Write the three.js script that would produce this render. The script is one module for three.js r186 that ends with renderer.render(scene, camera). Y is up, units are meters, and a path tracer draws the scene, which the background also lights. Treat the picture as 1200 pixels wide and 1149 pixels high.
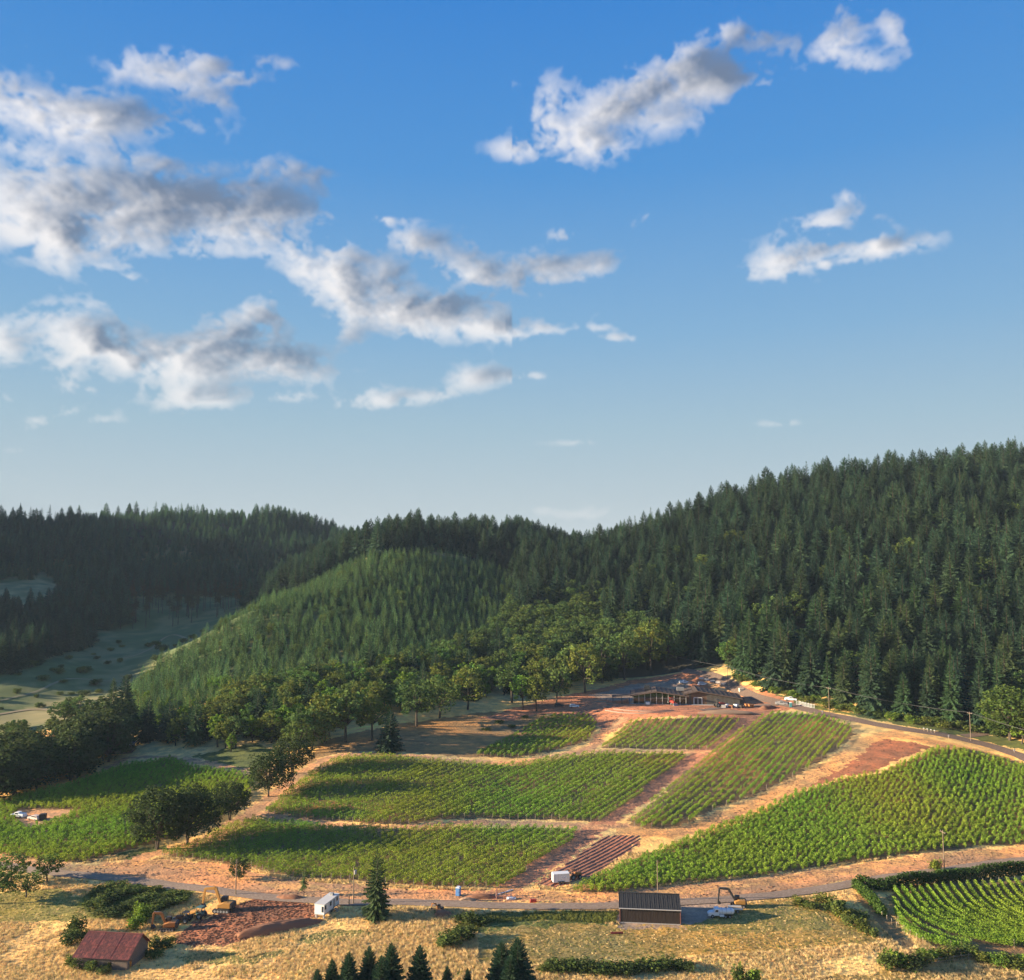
import * as THREE from 'three';
import { mergeGeometries } from 'three/addons/utils/BufferGeometryUtils.js';

// ------------------------------------------------------------------ camera, sky, sun, exposure
const EYE = 88, FOCAL = 1022, MIDU = 600, MIDV = 574.5, TILT = 5.06 * Math.PI / 180;
const scene = new THREE.Scene();
const camera = new THREE.PerspectiveCamera(2 * Math.atan(MIDV / FOCAL) * 180 / Math.PI, 1024 / 980, 1, 30000);
camera.position.set(0, EYE, 0);
camera.rotation.x = TILT;
camera.updateMatrixWorld(true);

const renderer = new THREE.WebGLRenderer({ antialias: true });
renderer.setSize(1024, 980);
renderer.toneMapping = THREE.LinearToneMapping;
renderer.toneMappingExposure = 3.3;
renderer.shadowMap.enabled = true;

const SUN_AZ = -93 * Math.PI / 180, SUN_EL = 12.5 * Math.PI / 180;      // a low evening sun, square to the view
const SUN = new THREE.Vector3(Math.sin(SUN_AZ) * Math.cos(SUN_EL), Math.sin(SUN_EL), -Math.cos(SUN_AZ) * Math.cos(SUN_EL));
const sun = new THREE.DirectionalLight(new THREE.Color().setRGB(1, 0.80, 0.54), 5);
sun.position.copy(SUN).multiplyScalar(2500).add(new THREE.Vector3(0, 0, -500));
sun.target.position.set(0, 0, -500);
sun.castShadow = true;
sun.shadow.mapSize.set(4096, 4096);
Object.assign(sun.shadow.camera, { left: -1200, right: 1200, top: 900, bottom: -900, near: 10, far: 6000 });
scene.add(sun, sun.target);
scene.fog = new THREE.FogExp2(new THREE.Color().setRGB(0.5, 0.68, 0.9), 0.00005);

// ------------------------------------------------------------------ small tools
function rng(seed) {
  let s = seed >>> 0 || 1;
  return () => { s |= 0; s = s + 0x6D2B79F5 | 0; let t = Math.imul(s ^ s >>> 15, 1 | s); t = t + Math.imul(t ^ t >>> 7, 61 | t) ^ t; return ((t ^ t >>> 14) >>> 0) / 4294967296; };
}
const lerp = (a, b, t) => a + (b - a) * t;
const clamp = (x, a = 0, b = 1) => Math.min(b, Math.max(a, x));
const sstep = (a, b, x) => { const t = clamp((x - a) / (b - a)); return t * t * (3 - 2 * t); };
const PERM = new Uint16Array(1024), GRAD = new Float32Array(512);
{ const r = rng(77); const p = [...Array(512).keys()]; for (let i = 511; i > 0; i--) { const j = Math.floor(r() * (i + 1)); [p[i], p[j]] = [p[j], p[i]]; } for (let i = 0; i < 1024; i++) PERM[i] = p[i & 511]; for (let i = 0; i < 512; i++) GRAD[i] = r(); }
function vnoise(x, y) {                     // smooth value noise, 0..1
  const xi = Math.floor(x), yi = Math.floor(y); let fx = x - xi, fy = y - yi;
  fx = fx * fx * (3 - 2 * fx); fy = fy * fy * (3 - 2 * fy);
  const a = PERM[xi & 511], b = PERM[(xi + 1) & 511], yy = yi & 511, y1 = (yi + 1) & 511;
  const p = GRAD[PERM[a + yy]], q = GRAD[PERM[b + yy]], s = GRAD[PERM[a + y1]], t = GRAD[PERM[b + y1]];
  return p + (q - p) * fx + (s - p + (p - q - s + t) * fx) * fy;
}
function fbm(x, y, n = 4, g = 0.5) { let s = 0, a = 1, t = 0; for (let i = 0; i < n; i++) { s += a * vnoise(x, y); t += a; a *= g; const k = x; x = x * 1.62 - y * 1.18 + 17.3; y = k * 1.18 + y * 1.62 + 5.1; } return s / t; }
const srgb = c => c <= 0.0031308 ? 12.92 * c : 1.055 * Math.pow(c, 1 / 2.4) - 0.055;
const lin = c => c <= 0.04045 ? c / 12.92 : Math.pow((c + 0.055) / 1.055, 2.4);

// ------------------------------------------------------------------ sky: air and clouds, all round
function skyRay(u, v) {                     // where a line of sight of the survey camera goes
  const x = (u - MIDU) / FOCAL, y = -(v - MIDV) / FOCAL, c = Math.cos(TILT), s = Math.sin(TILT);
  return [x, y * c + s, y * s - c];
}
{
  const W = 4096, Hh = 2048, px = new Float32Array(W * Hh * 4), GAIN = 1 / 3.3;
  const air = [[-90, 150, 168, 186], [0, 198, 203, 203], [4, 184, 199, 206], [9, 162, 191, 208], [15, 131, 176, 213], [25, 84, 150, 214], [35, 58, 132, 210], [60, 40, 106, 188], [90, 34, 94, 176]]
    .map(a => [a[0], ...a.slice(1).map(c => lin(c / 255))]);
  const airAt = el => { let i = 1; while (i < air.length - 1 && air[i][0] < el) i++; const a = air[i - 1], b = air[i], t = clamp((el - a[0]) / (b[0] - a[0])); return [1, 2, 3].map(k => lerp(a[k], b[k], t)); };
  // each cloud is a few soft lumps: u, v, half width, half height, turn, weight (on the photograph's own grid, turned into bearings)
  const lumps = [
    [30, 128, 100, 30, 0.12, 1.0], [130, 138, 84, 25, -0.1, 1.0], [195, 85, 90, 25, -0.12, 0.92], [245, 78, 60, 18, 0.05, 0.9], [250, 117, 40, 10, 0, 0.72], [318, 73, 32, 9, 0, 0.66], [20, 172, 60, 14, 0, 0.66],
    [50, 262, 110, 48, 0.1, 1.08], [140, 250, 120, 50, 0, 1.12], [230, 240, 120, 44, 0.06, 1.1], [320, 245, 84, 36, 0.1, 1.0], [350, 205, 74, 17, 0, 0.72], [250, 293, 80, 18, -0.1, 0.75], [90, 205, 70, 16, 0.1, 0.85], [180, 192, 70, 12, 0, 0.8],
    [385, 325, 64, 50, 0.2, 1.05], [430, 345, 90, 46, 0.1, 1.1], [505, 365, 90, 32, 0.1, 1.0], [600, 385, 84, 18, 0.0, 0.95], [555, 322, 62, 32, 0.2, 1.0], [630, 320, 86, 26, -0.1, 1.02], [695, 310, 44, 20, -0.2, 0.95], [408, 390, 26, 34, 0.2, 0.8], [490, 285, 48, 16, 0.1, 0.85], [665, 276, 28, 14, 0, 0.75], [450, 258, 34, 10, 0, 0.85],
    [105, 398, 84, 40, 0.05, 1.08], [190, 420, 95, 38, 0.05, 1.08], [270, 405, 90, 42, -0.25, 1.08], [335, 425, 74, 32, -0.05, 1.05], [230, 466, 70, 18, -0.05, 0.95], [300, 372, 66, 24, -0.3, 0.85], [85, 455, 44, 24, 0.4, 0.66],
    [560, 445, 40, 17, -0.15, 0.95], [620, 441, 54, 9, 0, 0.82], [440, 470, 62, 14, -0.12, 0.86], [515, 464, 32, 12, -0.1, 0.78], [340, 466, 50, 10, 0, 0.68], [180, 348, 30, 14, 0, 0.82], [160, 330, 44, 13, 0, 0.62],
    [45, 495, 42, 11, -0.3, 0.8], [75, 484, 22, 14, 0, 0.8], [120, 492, 22, 10, 0, 0.76], [3, 403, 24, 28, 0, 0.95], [12, 466, 18, 13, 0, 0.78], [30, 530, 46, 7, 0, 0.55],
    [788, 90, 86, 34, -0.25, 1.06], [845, 95, 70, 24, -0.05, 0.98], [720, 125, 62, 26, -0.25, 1.0], [672, 168, 62, 30, 0, 1.0], [642, 135, 28, 36, 0.2, 0.8], [605, 176, 42, 15, 0, 0.86], [780, 138, 50, 18, 0, 0.68], [890, 105, 40, 10, 0, 0.6],
    [900, 50, 74, 18, 0.25, 0.86], [975, 55, 58, 20, -0.5, 0.8], [1010, 72, 46, 17, 0.3, 0.8], [1050, 40, 16, 38, -0.35, 0.72], [860, 38, 30, 11, 0.2, 0.74], [985, 25, 30, 18, -0.7, 0.78],
    [945, 298, 70, 26, -0.2, 1.06], [1015, 292, 72, 13, 0, 0.98], [972, 258, 54, 17, -0.2, 0.84], [995, 232, 26, 12, 0, 0.66], [905, 322, 54, 10, -0.1, 0.76],
    [720, 397, 42, 7, 0, 0.66], [755, 262, 22, 26, 0.6, 0.64], [700, 385, 30, 7, 0, 0.62], [680, 520, 60, 5, 0, 0.5], [920, 497, 50, 5, 0, 0.5], [670, 602, 120, 10, 0.03, 0.52], [780, 598, 90, 8, 0.05, 0.5], [40, 560, 60, 12, 0, 0.5], [600, 100, 18, 9, 0, 0.6]
  ].map(([u, v, a, b, t, w]) => { const d = skyRay(u, v), h = Math.hypot(d[0], d[2]); return [Math.atan2(d[0], -d[2]) * 57.296, Math.atan2(d[1], h) * 57.296, a / 17.4, b / 17.4, t, w]; });
  const r0 = rng(31);                       // the same broken cloud goes on round the rest of the sky
  for (let k = 0; k < 46; k++) {
    let az = 46 + r0() * 268; if (az > 180) az -= 360;
    const el = 8 + r0() * 38, big = 0.6 + r0();
    for (let j = 0; j < 4; j++) lumps.push([az + (r0() - 0.5) * 11 * big, el + (r0() - 0.5) * 3.4 * big, (2.4 + r0() * 4) * big, (1 + r0() * 1.7) * big, (r0() - 0.5) * 0.4, 0.7 + r0() * 0.5]);
  }
  const R0 = Math.floor(Hh / 2), R1 = Math.floor(Hh * (0.5 + 62 / 180)), rows = R1 - R0;
  const field = new Float32Array(W * rows), dens = new Float32Array(W * rows);
  for (const [az, el, a, b, t, w] of lumps) {
    const reach = Math.max(a, b) * 1.9, c = Math.cos(t), s = Math.sin(t), stretch = 1 / Math.cos(el / 57.296);
    for (let j = Math.max(0, Math.floor((el - reach) / 180 * Hh)); j < Math.min(rows, (el + reach) / 180 * Hh); j++) {
      const e = j * 180 / Hh - el;
      for (let i = Math.floor((az - reach * stretch) / 360 * W); i < (az + reach * stretch) / 360 * W; i++) {
        const x = (i * 360 / W - az) / stretch, X = (x * c - e * s) / a, Y = (x * s + e * c) / b, q = X * X + Y * Y;
        if (q < 3.6) { const g = w * Math.exp(-q * 1.1); field[j * W + ((i % W) + W) % W] += g * g * g; }
      }
    }
  }
  for (let j = 0; j < rows; j++) for (let i = 0; i < W; i++) {
    const f = field[j * W + i]; if (f < 0.0004) continue;
    const x = i * 360 / W, y = j * 180 / Hh;
    const f1 = Math.cbrt(f);
    const wx = fbm(x * 0.5 + 9, y * 0.75, 4) - 0.5, wy = fbm(x * 0.5 + 40, y * 0.75 + 7, 4) - 0.5;
    const n = fbm(x * 0.30 + wx * 2.2, y * 0.5 + wy * 1.8 + 30, 3, 0.5), p = fbm(x * 1.1 + wx * 1.5, y * 1.5 + wy * 1.5 + 80, 7, 0.62), puff = 1 - Math.abs(2 * p - 1);
    dens[j * W + i] = Math.max(0, f1 * 0.92 + (n - 0.5) * 1.05 + (p - 0.5) * 0.78 + (puff - 0.72) * 0.22 - 0.47) * (0.2 + 0.85 * f1);
  }
  const deg = 57.2958, sunlight = [0.83, 0.74, 0.62], skylight = [0.175, 0.22, 0.31];   // what reaches a cloud from the low sun and from the open sky
  for (let j = 0; j < Hh; j++) {
    const el = (j + 0.5) * 180 / Hh - 90, A = airAt(el);
    for (let i = 0; i < W; i++) {
      const azd = i * 360 / W; // bearing counted from straight ahead, see below
      let bearing = azd > 180 ? azd - 360 : azd;
      let C = A;
      const jj = j - R0;
      if (jj >= 0 && jj < rows) {
        const d = dens[jj * W + i];
        if (d > 0.003) {
          let tau = 0;                      // how much cloud the low sun has to cross
          const side = bearing > -84 && bearing < 96 ? -1 : 1, D = (a, b) => dens[clamp(jj + b, 0, rows - 1) * W + ((i + a) % W + W) % W];
          for (let s = 1; s <= 14; s++) { const L = s * s * 0.42 + s * 1.2; tau += D(Math.round(side * L), -Math.round(L * 0.30)) * (0.7 + s * 0.08); }
          const alpha = 1 - Math.exp(-d * 3.0);
          const bulge = (D(-side * 5, 2) - D(side * 5, -2)) * 0.5 + (D(-side * 14, 5) - D(side * 14, -5)) * 0.45 + (D(-side * 2, -3) - D(side * 2, 3)) * 0.3;
          const through = Math.exp(-Math.max(0, tau - 0.7) * 0.17), faced = clamp(through + bulge * 1.1 * Math.exp(-tau * 0.06));   // sun left after the cloud in its way, and how squarely it strikes
          const hz = sstep(16, 0, el) * 0.45;
          C = [0, 1, 2].map(k => lerp(C[k], lerp(skylight[k] + sunlight[k] * faced, A[k], hz), alpha * (0.97 - hz * 0.3)));
        }
      }
      // three's equirect: u = atan2(z, x) / 2pi + 0.5 ; bearing b has x = sin b, z = -cos b
      const b = bearing / deg, uu = Math.atan2(-Math.cos(b), Math.sin(b)) / (2 * Math.PI) + 0.5;
      const o = (j * W + Math.min(W - 1, Math.floor(((uu % 1) + 1) % 1 * W))) * 4;
      px[o] = C[0] * GAIN; px[o + 1] = C[1] * GAIN; px[o + 2] = C[2] * GAIN; px[o + 3] = 1;
    }
  }
  // close any column the turn of bearings skipped
  for (let j = 0; j < Hh; j++) for (let i = 0; i < W; i++) { const o = (j * W + i) * 4; if (px[o + 3] === 0) { const p = (j * W + (i + W - 1) % W) * 4; px[o] = px[p]; px[o + 1] = px[p + 1]; px[o + 2] = px[p + 2]; px[o + 3] = 1; } }
  const t = new THREE.DataTexture(px, W, Hh, THREE.RGBAFormat, THREE.FloatType);
  t.mapping = THREE.EquirectangularReflectionMapping; t.magFilter = THREE.LinearFilter; t.minFilter = THREE.LinearFilter; t.wrapS = THREE.RepeatWrapping; t.needsUpdate = true;
  scene.background = t; scene.environment = t;
}

// ------------------------------------------------------------------ the lie of the land
const FLAT = Math.PI / 180;
function levelAt(u, v, r) { const d = skyRay(u, v); return EYE + d[1] / Math.hypot(d[0], d[2]) * r; }
function reachAt(u, v, h) { const d = skyRay(u, v); return (h - EYE) / (d[1] / Math.hypot(d[0], d[2])); }
// profiles by bearing: {v, r} and {v, h} come from the survey picture, {r, h} are plain
const PROFILES = [
  { az: -180, p: [[0, -3], [400, -8], [1500, 30], [4000, 90], [12000, 60]] },
  { az: -110, p: [[0, -3], [400, -8], [1500, -20], [4000, 20], [12000, 40]] },
  { az: -75, p: [[0, -3], [300, -6], [700, -8], [1500, 0], [2500, 60], [4000, 30], [12000, 40]] },
  { az: -60, p: [[0, -3], [500, -4], [800, 8], [1100, 110], [1300, 170], [1800, 290], [2600, 230], [5000, 60], [12000, 40]] },
  { az: -48, p: [[0, -3], [360, -3], [600, 0], [800, 45], [1000, 150], [1400, 270], [1900, 330], [2600, 260], [5000, 60], [12000, 50]] },
  { az: -37, p: [[0, -3], [230, -2.5], [326, -2], [484, 0], [640, 10], [830, 38], [1000, 72], [1300, 148], [1700, 190], [3000, 80], [12000, 60]] },
  { u: 0, p: [[0, -3], { v: 1149, h: -2.5 }, { v: 1060, h: -2 }, { v: 1000, h: -1.5 }, { v: 945, h: 0 }, { v: 880, h: 2 }, { v: 845, h: 4 }, { v: 800, r: 640 }, { v: 740, r: 830 }, { v: 690, r: 1000 }, { v: 622, r: 1300 }, [1700, 150], [3000, 80], [12000, 60]] },
  { u: 150, p: [[0, -3], { v: 1149, h: -2 }, { v: 1060, h: -1.2 }, { v: 1000, h: 0 }, { v: 950, h: 1.5 }, { v: 890, h: 4 }, { v: 850, h: 8 }, { v: 790, r: 660 }, { v: 745, r: 840 }, { v: 700, r: 980 }, { v: 614, r: 1300 }, [1700, 150], [3000, 80], [12000, 60]] },
  { u: 300, p: [[0, -3], { v: 1149, h: -1 }, { v: 1060, h: -0.6 }, { v: 1000, h: 0 }, { v: 960, h: 2 }, { v: 905, h: 6 }, { v: 875, r: 405 }, { v: 790, r: 545 }, { v: 714, r: 665 }, [760, 46], { v: 690, r: 1000 }, { v: 616, r: 1300 }, [1700, 150], [3000, 80], [12000, 60]] },
  { u: 450, p: [[0, -3], { v: 1149, h: -0.5 }, { v: 1060, h: -0.3 }, { v: 1005, h: 0.3 }, { v: 970, r: 298 }, { v: 930, r: 332 }, { v: 890, r: 370 }, { v: 865, r: 400 }, { v: 800, r: 500 }, { v: 722, r: 625 }, { v: 660, r: 745 }, [860, 104], [1100, 108], [1700, 108], [3000, 80], [12000, 60]] },
  { u: 600, p: [[0, -3], { v: 1149, h: 0 }, { v: 1060, h: 0 }, { v: 1005, h: 0.5 }, { v: 970, r: 300 }, { v: 930, r: 334 }, { v: 890, r: 372 }, { v: 850, r: 420 }, { v: 822, r: 460 }, { v: 780, r: 545 }, { v: 705, r: 690 }, { v: 665, r: 780 }, [880, 106], [1100, 108], [1700, 110], [3000, 80], [12000, 60]] },
  { u: 680, p: [[0, -3], { v: 1149, h: 0 }, { v: 1060, h: 0 }, { v: 1005, h: 0.5 }, { v: 970, r: 300 }, { v: 930, r: 334 }, { v: 890, r: 372 }, { v: 850, r: 420 }, { v: 822, r: 460 }, { v: 790, r: 525 }, { v: 705, r: 670 }, { v: 672, r: 760 }, [900, 92], [1100, 94], [3000, 70], [12000, 60]] },
  { u: 750, p: [[0, -3], { v: 1149, h: 0 }, { v: 1060, h: 0 }, { v: 1005, h: 0.6 }, { v: 970, r: 300 }, { v: 930, r: 334 }, { v: 890, r: 372 }, { v: 850, r: 420 }, { v: 826, r: 455 }, { v: 798, r: 512 }, { v: 775, r: 545 }, { v: 700, r: 670 }, { v: 652, r: 780 }, [900, 102], [1200, 98], [3000, 80], [12000, 60]] },
  { u: 900, p: [[0, -3], { v: 1149, h: -0.5 }, { v: 1060, h: 0 }, { v: 1020, h: 0.3 }, { v: 970, h: 2.2 }, { v: 930, h: 6 }, { v: 890, h: 11 }, { v: 850, r: 420 }, { v: 822, r: 458 }, { v: 800, r: 485 }, { v: 740, r: 560 }, { v: 650, r: 690 }, { v: 604, r: 800 }, [900, 146], [1300, 130], [3000, 80], [12000, 60]] },
  { u: 1050, p: [[0, -3], { v: 1149, h: -1 }, { v: 1060, h: 0 }, { v: 1020, h: 1 }, { v: 970, h: 4 }, { v: 930, h: 8 }, { v: 890, h: 13.5 }, { v: 858, h: 18 }, { v: 845, h: 20 }, { v: 770, r: 515 }, { v: 690, r: 600 }, { v: 610, r: 720 }, { v: 580, r: 820 }, [920, 160], [1400, 140], [3000, 80], [12000, 60]] },
  { u: 1200, p: [[0, -3], { v: 1149, h: -2 }, { v: 1060, h: 0 }, { v: 1020, h: 1.5 }, { v: 990, h: 3 }, { v: 930, h: 8.5 }, { v: 890, h: 13.5 }, { v: 872, h: 16 }, { v: 780, r: 510 }, { v: 690, r: 605 }, { v: 610, r: 720 }, { v: 566, r: 840 }, [960, 178], [1400, 150], [3000, 80], [12000, 60]] },
  { az: 50, p: [[0, -3], [180, -3], [260, 2], [360, 20], [520, 70], [820, 160], [1000, 175], [1500, 150], [3000, 80], [12000, 60]] },
  { az: 90, p: [[0, -3], [300, 0], [500, 30], [1000, 120], [2000, 90], [12000, 60]] },
  { az: 180, p: [[0, -3], [400, -8], [1500, 30], [4000, 90], [12000, 60]] }
].map(c => {
  const az = c.az ?? Math.atan2(skyRay(c.u, 800)[0], -skyRay(c.u, 800)[2]) / FLAT;
  const p = c.p.map(q => Array.isArray(q) ? q : q.r !== undefined ? [q.r, levelAt(c.u, q.v, q.r)] : [reachAt(c.u, q.v, q.h), q.h]);
  const n = p.length, m = [], d = [];
  for (let i = 0; i < n - 1; i++) d.push((p[i + 1][1] - p[i][1]) / (p[i + 1][0] - p[i][0]));
  for (let i = 0; i < n; i++) m.push(i === 0 ? d[0] : i === n - 1 ? d[n - 2] : d[i - 1] * d[i] <= 0 ? 0 : 2 * d[i - 1] * d[i] / (d[i - 1] + d[i]));
  return { az, p, m };
});
function alongProfile(c, r) {
  const p = c.p; let lo = 0, hi = p.length - 1;
  if (r >= p[hi][0]) return p[hi][1];
  while (hi - lo > 1) { const k = (lo + hi) >> 1; if (p[k][0] > r) hi = k; else lo = k; }
  const w = p[hi][0] - p[lo][0], t = (r - p[lo][0]) / w, t2 = t * t, t3 = t2 * t;
  return (2 * t3 - 3 * t2 + 1) * p[lo][1] + (t3 - 2 * t2 + t) * w * c.m[lo] + (3 * t2 - 2 * t3) * p[hi][1] + (t3 - t2) * w * c.m[hi];
}
const PADS = [];                             // levelled ground: [x, z, radius, soft edge, level]
function landAt(x, z) {
  const r = Math.hypot(x, z), az = Math.atan2(x, -z) / FLAT, P = PROFILES;
  let i = 0; while (i < P.length - 2 && P[i + 1].az <= az) i++;
  const a = P[Math.max(0, i - 1)], b = P[i], c = P[i + 1], d = P[Math.min(P.length - 1, i + 2)], t = (az - b.az) / (c.az - b.az);
  const hb = alongProfile(b, r), hc = alongProfile(c, r), w = c.az - b.az;
  const mb = a === b ? 0 : (hc - alongProfile(a, r)) / (c.az - a.az) * w, mc = c === d ? 0 : (alongProfile(d, r) - hb) / (d.az - b.az) * w;
  const t2 = t * t, t3 = t2 * t;
  let h = (2 * t3 - 3 * t2 + 1) * hb + (t3 - 2 * t2 + t) * mb * 0.8 + (3 * t2 - 2 * t3) * hc + (t3 - t2) * mc * 0.8;
  const amp = lerp(0.5, 7, sstep(430, 900, r));
  h += (fbm(x * 0.013 + 50, z * 0.013 + 9, 2) - 0.5) * amp * 1.6 + (fbm(x * 0.06, z * 0.06, 2) - 0.5) * 0.5;
  for (const [px, pz, R, soft, level] of PADS) { const k = sstep(R + soft, R, Math.hypot(x - px, z - pz)); if (k > 0) h = lerp(h, level, k); }
  return h;
}
function at(u, v) {                          // the point of the ground seen along a line of sight
  const d = skyRay(u, v), k = Math.hypot(d[0], d[2]), dx = d[0] / k, dy = d[1] / k, dz = d[2] / k;
  let r = 100, step = 1.5;
  for (; r < 4000; r += step) { if (EYE + dy * r < landAt(dx * r, dz * r)) break; step = Math.max(1.5, r * 0.006); }
  let lo = r - step, hi = r;
  for (let i = 0; i < 14; i++) { const m = (lo + hi) / 2; if (EYE + dy * m < landAt(dx * m, dz * m)) hi = m; else lo = m; }
  return new THREE.Vector3(dx * hi, landAt(dx * hi, dz * hi), dz * hi);
}
function sight(x, y, z) {                    // and back again
  const c = Math.cos(TILT), s = Math.sin(TILT), Y = y - EYE, q = Y * c + z * s, w = -(z * c - Y * s);
  return [MIDU + FOCAL * x / w, MIDV - FOCAL * q / w];
}
const trace = list => list.map(([u, v]) => at(u, v));
function inside(poly, x, y) { let k = false; for (let i = 0, j = poly.length - 1; i < poly.length; j = i++) { const [xi, yi] = poly[i], [xj, yj] = poly[j]; if ((yi > y) !== (yj > y) && x < (xj - xi) * (y - yi) / (yj - yi) + xi) k = !k; } return k; }
{ const b = at(795, 824); PADS.push([b.x, b.z, 30, 26, b.y]); const s = at(762, 1080); PADS.push([s.x, s.z, 12, 8, s.y]); }
function smooth(pts, gap) {                  // an even walk along a curve through the points
  const c = new THREE.CatmullRomCurve3(pts.map(p => new THREE.Vector3(p.x, 0, p.z)), false, 'centripetal'), n = Math.max(2, Math.ceil(c.getLength() / gap));
  return c.getSpacedPoints(n);
}
// ------------------------------------------------------------------ naming
const taken = {};
function numbered(name) { const n = taken[name] = (taken[name] ?? -1) + 1; return n ? `${name}_${String(n).padStart(3, '0')}` : name; }
function shadows(o) { o.traverse(m => { if (m.isMesh) { m.castShadow = true; m.receiveShadow = true; } }); return o; }
function setting(o, name) { o.name = numbered(name); o.userData.kind = 'structure'; scene.add(shadows(o)); return o; }
function tag(o, label, category, group) { o.userData.label = label; o.userData.category = category; if (group) o.userData.group = group; return o; }
function thing(name, label, category, pos, turn = 0, group) {
  const o = new THREE.Group(); o.name = numbered(name); if (pos) o.position.copy(pos); o.rotation.y = turn; tag(o, label, category, group); scene.add(o); return o;
}
function stuff(o, name, label, category) { o.name = numbered(name); o.userData.kind = 'stuff'; tag(o, label, category); scene.add(shadows(o)); return o; }
function part(parent, name, geo, mat) {
  const g = Array.isArray(geo) ? mergeGeometries(geo.map(k => { const n = k.index ? k.toNonIndexed() : k; for (const a of Object.keys(n.attributes)) if (!['position', 'normal', 'uv'].includes(a)) n.deleteAttribute(a); return n; })) : geo;
  const m = new THREE.Mesh(g, mat); m.name = name; m.castShadow = m.receiveShadow = true; parent.add(m); return m;
}
const col = (r, g, b) => new THREE.Color().setRGB(r, g, b);
const mat = (r, g, b, rough = 0.9, more = {}) => new THREE.MeshStandardMaterial({ color: col(r, g, b), roughness: rough, ...more });

// ------------------------------------------------------------------ outlines on the ground (survey picture grid)
const BLOCKS = {
  middle: [[308, 954], [340, 925], [372, 902], [400, 889], [440, 887], [500, 893], [560, 897], [595, 899], [640, 891], [690, 884], [800, 884], [802, 890], [760, 925], [708, 964], [640, 961], [560, 959], [520, 960], [480, 967], [430, 966], [360, 960]],
  lower: [[190, 1004], [235, 985], [290, 960], [340, 966], [400, 972], [470, 974], [540, 970], [620, 971], [684, 975], [640, 1005], [588, 1041], [520, 1041], [460, 1037], [400, 1032], [340, 1030], [290, 1016], [240, 1009]],
  ridge: [[738, 962], [800, 908], [860, 862], [888, 842], [905, 836], [960, 839], [998, 851], [1000, 860], [985, 876], [940, 906], [885, 932], [835, 950], [795, 970], [745, 972]],
  upper: [[704, 877], [735, 846], [790, 843], [866, 842], [866, 850], [830, 879]],
  young: [[556, 886], [600, 863], [628, 845], [650, 838], [688, 838], [700, 850], [690, 868], [650, 880], [605, 889]],
  east: [[660, 1046], [720, 1018], [770, 998], [810, 984], [867, 962], [933, 930], [985, 914], [1033, 906], [1070, 890], [1098, 878], [1130, 880], [1180, 893], [1260, 915], [1260, 984], [1200, 989], [1150, 992], [1100, 998], [1000, 1011], [940, 1020], [900, 1026], [800, 1035], [720, 1046]],
  west: [[-50, 948], [0, 938], [80, 921], [147, 897], [200, 889], [228, 900], [277, 906], [296, 914], [290, 935], [262, 955], [225, 975], [162, 994], [107, 1010], [77, 1012], [0, 1002], [-60, 996]]
};
const SPRUNG = {                             // bare or worn ground
  band: [[66, 1022], [180, 1007], [270, 1013], [330, 1031], [470, 1042], [585, 1045], [660, 1049], [800, 1037], [950, 1021], [1100, 1000], [1260, 985], [1260, 1004], [1100, 1020], [1000, 1032], [880, 1050], [728, 1058], [560, 1056], [400, 1054], [270, 1047], [160, 1030]],
  yard: [[204, 1103], [222, 1085], [245, 1073], [290, 1057], [320, 1050], [350, 1056], [376, 1064], [374, 1074], [345, 1082], [300, 1100], [270, 1108], [214, 1109]],
  winery: [[560, 842], [610, 828], [680, 812], [740, 797], [800, 788], [860, 798], [905, 812], [945, 830], [910, 834], [886, 842], [862, 843], [735, 846], [712, 862], [700, 850], [690, 838], [640, 836], [600, 845]],
  clearing: [[826, 800], [850, 798], [888, 812], [886, 816], [845, 815]],
  apron: [[690, 1060], [728, 1055], [850, 1054], [860, 1062], [838, 1074], [800, 1088], [735, 1090], [722, 1080], [726, 1066]],
  tilled: [[1036, 866], [1094, 876], [1060, 888], [1030, 903], [985, 912], [935, 928], [870, 958], [800, 982], [862, 952], [930, 916], [985, 888]],
  furrows: [[706, 980], [752, 980], [742, 996], [690, 1030], [650, 1040], [628, 1038], [660, 1015]],
  hay: [[196, 1092], [200, 1078], [232, 1062], [262, 1050], [310, 1048], [286, 1057], [240, 1074], [215, 1090]],
  pad: [[20, 949], [86, 949], [80, 956], [56, 966], [30, 972], [16, 962]],
  lane2: [[995, 1046], [1020, 1050], [1055, 1085], [1075, 1110], [1060, 1114], [1030, 1085]]
};
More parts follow.
